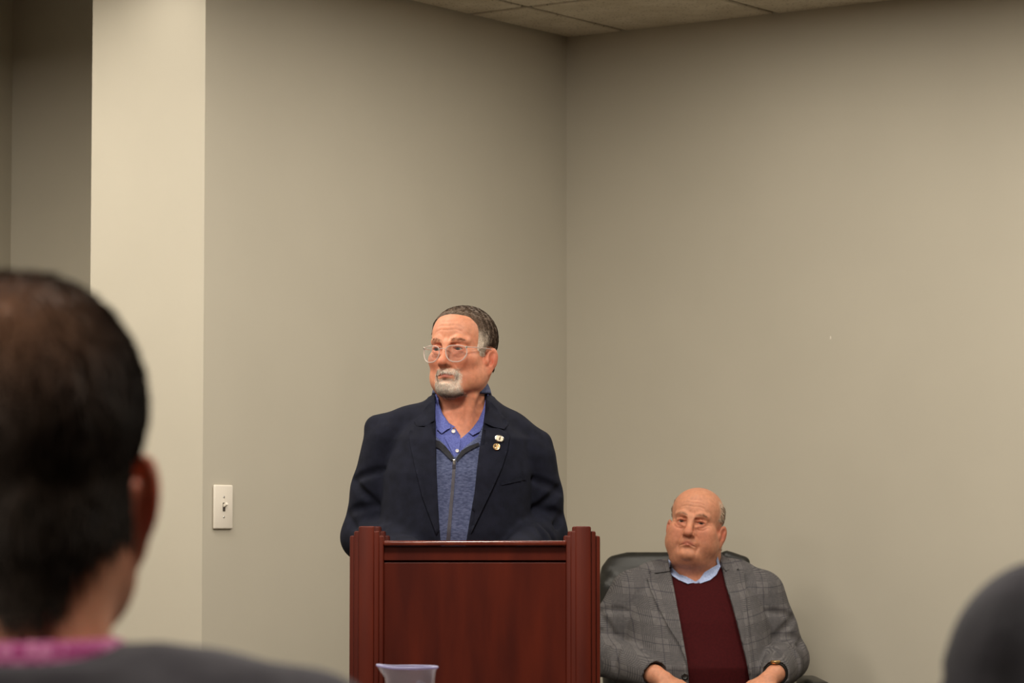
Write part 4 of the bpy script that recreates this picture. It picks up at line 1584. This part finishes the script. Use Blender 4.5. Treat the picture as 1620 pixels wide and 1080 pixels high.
    lathe(bm, [(.03, .10), (.03, .28), (.05, .30), (.12, .34), (.12, .362)], 20)
    obj('column', bm, M_blackplastic, ch, True, 40)
    for i in range(5):
        a = 2 * math.pi * i / 5 + .3
        bm = bmesh.new()
        tube(bm, [(0, 0, .11), (.18 * math.cos(a), .18 * math.sin(a), .10), (.31 * math.cos(a), .31 * math.sin(a), .075)], [.028, .022, .014], 8)
        lg = obj('base_leg', bm, M_blackplastic, ch, True)
        for q in (-1, 1):
            bm = bmesh.new()
            lathe(bm, [(.026, -.009), (.028, -.006), (.028, .006), (.026, .009)], 16,
                  Matrix.Translation((.31 * math.cos(a), .31 * math.sin(a), .028)) @ Matrix.Rotation(a, 4, 'Z') @ Matrix.Translation((0, q * .014, 0)) @ Matrix.Rotation(R(90), 4, 'X'))
            obj('caster', bm, M_blackplastic, lg, True, 40)
    return root


build_seated()


# ---------------------------------------------------------------- audience seen from behind
def build_audience(label, loc, rz, m_jacket, head_at, shoulders, hair_col, bald, collar_m, seed, half=.235, face_yaw=0, hair_low=-.098, collar_h=.016, thick=.005):
    """A seated person; local -y is the way they face. shoulders = height of the shoulder top."""
    rng = np.random.default_rng(seed)
    root = thing('person', label, 'person', loc, rz)
    hz = head_at
    T = Matrix.Translation((0, .0, hz)) @ Matrix.Rotation(R(face_yaw), 4, 'Z')
    st = shoulders
    F = Field(axis([(-.40, -.12, .008), (-.12, .12, .003), (.12, .40, .008)]),
              axis([(-.72, -.15, .008), (-.15, .14, .003), (.14, .24, .008)]),
              axis([(.02, hz - .2, .012), (hz - .2, hz + .14, .003)]))
    head_sdf(F, T, wide=.97, jowl=.004)
    F.T = Matrix.Identity(4)
    F.cap((0, .030, hz - .06), (0, .045, st - .06), .060, .072, .03)
    F.loft([(.48, 0, 0, .16, .13), (.75, 0, 0, .16, .12), (st - .2, 0, .02, .16, .11), (st - .08, 0, .035, .13, .08), (st - .02, 0, .045, .07, .06)], 2.2, .03)
    for s in (-1, 1):
        el, wr = (s * .26, -.02, st - .36), (s * .15, -.27, .66)
        F.path([(s * (half - .065), .03, st - .07), el, wr], [.04, .033, .028], .02)
        fingers(F, facing(Vector(wr) + Vector((-s * .008, -.03, 0)), (-s * .3, -1, -.1), (0, 0, 1)), 22, side=-s)
        F.cap((s * .10, -.05, .56), (s * .13, -.45, .54), .08, .06, .03)
        F.cap((s * .13, -.45, .53), (s * .13, -.42, .09), .055, .038, .02)
        F.cap((s * .13, -.42, .08), (s * .14, -.55, .035), .03, .025, .02)
    V, Q = F.mesh('body')
    V = smooth_mesh(V, Q, 1, .35)
    Nv = vnormals(V, Q)
    h = head_local(T, V)
    raw_mesh('body', V, Q, M_skin, root, skin_tint(h, np3(lin(196, 140, 112)), np3(lin(206, 84, 66)), np3(lin(170, 92, 80))))
    eyes(T, root)
    x, y, z = np.abs(h[:, 0]), h[:, 1], h[:, 2]
    front = -.030 - .042 * sstep(.055, .112, z)
    m = sstep(front - .004, front + .014, y)
    low = np.where(y < -.012, .004, np.where(y < .028, .014, hair_low + .055 * sstep(.018, .066, x)))
    m *= sstep(low - .004, low + .012, z)
    m *= ~((x > .0815) & (z < .012) & (y > -.02) & (y < .045))
    dens = m.copy()
    if bald:
        bx, by, bz, br = bald
        dens = m * (1 - .0 * np.exp(-(((h[:, 0] - bx) ** 2 + (y - by) ** 2 + (z - bz) ** 2) / br ** 2)))
    comb = lambda q: np.stack([q[:, 0] * 4, .3 + 0 * q[:, 0], -1 + 0 * q[:, 0]], 1)
    def hc(q, r):
        c = hair_col * r.uniform(.6, 1.4, (len(q), 1))
        if bald:
            t = (.85 * np.exp(-(((q[:, 0] - bx) ** 2 + (q[:, 1] - by) ** 2 + (q[:, 2] - bz) ** 2) / br ** 2)))[:, None]
            c = c * (1 - t) + np3(lin(160, 118, 92)) * t
        return c
    thickm = np.where(dens < .55, np.maximum(dens - .45, 0), dens)
    hair_part('hair', V, Q, Nv, thickm, thick, T, comb, 7000, .024, .0007, hc, M_hair, root, rng, .12, True, .22)
    brows(root, V, Q, Nv, T, hair_col, 200, rng)
    # shirt collar
    G = Field(axis([(-.13, .13, .004)]), axis([(-.10, .16, .004)]), axis([(st - .14, st + .06, .004)]))
    G.loft([(st - .12, 0, .035, .09, .085), (st - .03, 0, .042, .082, .080), (st + collar_h, 0, .040, .074, .072)], 2.1)
    G.cut([(-.03, st + .1), (0, st - .07), (.03, st + .1)], -.4, .0)
    sV, sQ = G.mesh('shirt_collar')
    raw_mesh('shirt_collar', smooth_mesh(sV, sQ, 1), sQ, collar_m, root)
    # jacket
    G = Field(axis([(-.40, .40, .006)]), axis([(-.34, .22, .006)]), axis([(.46, st + .06, .006)]))
    G.loft([(.47, 0, .0, .20, .16), (.70, 0, 0, .205, .155), (st - .22, 0, .015, .205, .14), (st - .10, 0, .03, .185, .12), (st - .04, 0, .042, .11, .10), (st + .003, 0, .046, .088, .086)], 2.4)
    for s in (-1, 1):
        G.path([(s * .05, .045, st - .046), (s * .12, .040, st - .050), (s * (half - .052), .034, st - .056)], [.056, .054, .052], .03)
        shd, el, wr = Vector((s * (half - .055), .03, st - .075)), Vector((s * (half + .035), -.02, st - .36)), Vector((s * .155, -.26, .67))
        G.path([shd, shd.lerp(el, .5), el, el.lerp(wr, .5), wr], [.072, .068, .064, .055, .046], .010, kj=.02)
        G.cap(wr + (wr - el).normalized() * .025, wr + (wr - el).normalized() * .06, .038, .038, .003, True)
        # folds on the back of the upper sleeve, and the armhole seam
        for t, a0, a1, pit, rr in ((.16, 70, 150, .03, .008), (.32, 60, 190, -.035, .014), (.50, 70, 195, .04, .014), (.70, 60, 190, -.03, .014)):
            fold(G, shd.lerp(el, t), el - shd, .070 - .004 * t, -s * a0, -s * a1, pit, rr)
        G.path([(s * (half - .048), .050, st + .004), (s * (half - .032), .082, st - .024), (s * (half - .022), .098, st - .08), (s * (half - .016), .104, st - .16), (s * (half - .008), .10, st - .30)], [.006, .012, .016, .017, .016], .012, True)
    G.ell((0, .035, st + .05), (.077, .074, .06), 0, True)
    G.cut([(-.05, st + .06), (-.008, st - .42), (.008, st - .42), (.05, st + .06)], -.5, -.02)
    G.wrinkle(.003, 14, seed)
    jV, jQ = G.mesh('jacket')
    raw_mesh('jacket', smooth_mesh(jV, jQ, 2, .4), jQ, m_jacket, root)
    G = Field(axis([(-.28, .28, .009)]), axis([(-.60, .20, .009)]), axis([(.05, .70, .009)]))
    G.loft([(.475, 0, .0, .18, .15), (.64, 0, -.01, .18, .15)], 2.2)
    for s in (-1, 1):
        G.path([(s * .10, -.03, .57), (s * .135, -.46, .545), (s * .132, -.43, .10)], [.10, .08, .068], .03)
    tV, tQ = G.mesh('trousers')
    raw_mesh('trousers', smooth_mesh(tV, tQ, 2), tQ, M_trouser, root)
    shoes(root, [(-.135, -.47, -8), (.135, -.47, 8)])
    return root


def stacking_chair(label, loc, rz):
    t = thing('stacking_chair', label, 'chair', loc, rz)
    bm = bmesh.new()
    box(bm, (-.23, -.24, .42), (.23, .20, .462), .015, 3)
    obj('seat', bm, M_leather, t, True, 50)
    bm = bmesh.new()
    box(bm, (-.22, .215, .60), (.22, .245, .86), .014, 3, Matrix.Translation((0, 0, 0)))
    obj('backrest', bm, M_leather, t, True, 50)
    for s in (-1, 1):
        bm = bmesh.new()
        tube(bm, [(s * .22, -.22, .44), (s * .235, -.24, 0.004)], .011, 10)
        obj('leg', bm, M_steel, t, True)
        bm = bmesh.new()
        tube(bm, [(s * .235, .26, 0.004), (s * .22, .20, .45), (s * .20, .232, .62)], .011, 10)
        obj('leg', bm, M_steel, t, True)


XA = (30 - 810) / (FPX / 1.95)
build_audience('dark-haired man in charcoal jacket seen from behind at the left edge', (XA, 1.95, 0), R(180), M_dkgrey, 1.242, 1.117, np3(lin(50, 41, 35)),
               (.004, .068, .090, .042), M_magenta, 31, face_yaw=6)
stacking_chair('black chair under the dark-haired man at the left edge', (XA, 1.95, 0), R(180))
XB = (2122 - 810) / (FPX / 2.1)
build_audience('person in charcoal suit jacket cut off by the right edge, only one shoulder showing', (XB, 2.1, 0), R(180), M_charcoal, 1.33, 1.183, np3(lin(60, 50, 42)),
               None, M_blue, 37, half=.262)
stacking_chair('black chair under the person cut off by the right edge', (XB, 2.1, 0), R(180))

# ---------------------------------------------------------------- pitcher on a table below the frame
TY = 5.5
tm = FPX / TY
tx = (652 - 810) / tm
tb_ = thing('conference_table', 'brown laminate table in front of the podium, below the picture', 'table', (tx, TY, 0))
bm = bmesh.new()
box(bm, (-.75, -.30, .715), (.75, .30, .75), .004, 2)
obj('tabletop', bm, M_table, tb_)
for sx in (-1, 1):
    for sy in (-1, 1):
        bm = bmesh.new()
        box(bm, (sx * .68 - .02, sy * .24 - .02, 0), (sx * .68 + .02, sy * .24 + .02, .715), .003, 1)
        obj('leg', bm, M_blackplastic, tb_)
zr_ = 1.2 - (1054 - 840) / tm
pit = thing('plastic_pitcher', 'clear plastic pitcher with bluish rim and spout at the bottom edge before the podium', 'pitcher', (tx, TY, .751))
H = zr_ - .751
bm = bmesh.new()
n = 40
prof = [(.030, 0.002), (.034, 0.0), (.036, .006), (.0395, H * .5), (.042, H - .02), (.044, H - .006), (.0475, H), (.0465, H + .001), (.041, H - .006), (.039, H - .02), (.0365, H * .5), (.033, .012), (.02, .010)]
rings = lathe(bm, prof, n, None, True)
for ri in (4, 5, 6, 7, 8, 9):
    for v in rings[ri]:
        a = math.atan2(v.co.y, v.co.x)
        k = max(0, math.cos(a - math.pi)) ** 8 * (1.0 if ri in (5, 6, 7, 8) else .4)
        v.co.x -= .016 * k
        v.co.z += .004 * k
obj('vessel', bm, M_cup, pit, True, 50)
bm = bmesh.new()
tube(bm, [(.012, .036, H - .03), (.020, .070, H - .035), (.022, .076, H * .55), (.018, .060, H * .25), (.010, .034, H * .22)], .006, 8)
obj('handle', bm, M_cup, pit, True)
bm = bmesh.new()
ring_pts = [(.0465 * math.cos(a) - (.016 * max(0, math.cos(a - math.pi)) ** 8), .0465 * math.sin(a), H + .0005 + .004 * max(0, math.cos(a - math.pi)) ** 8) for a in np.linspace(0, 2 * math.pi, 40, endpoint=False)]
tube(bm, ring_pts, .0022, 8, True)
M_rimblue = clear('bluish_plastic_rim', (.62, .62, .86, 1), .35, .15)
obj('rim', bm, M_rimblue, pit, True)
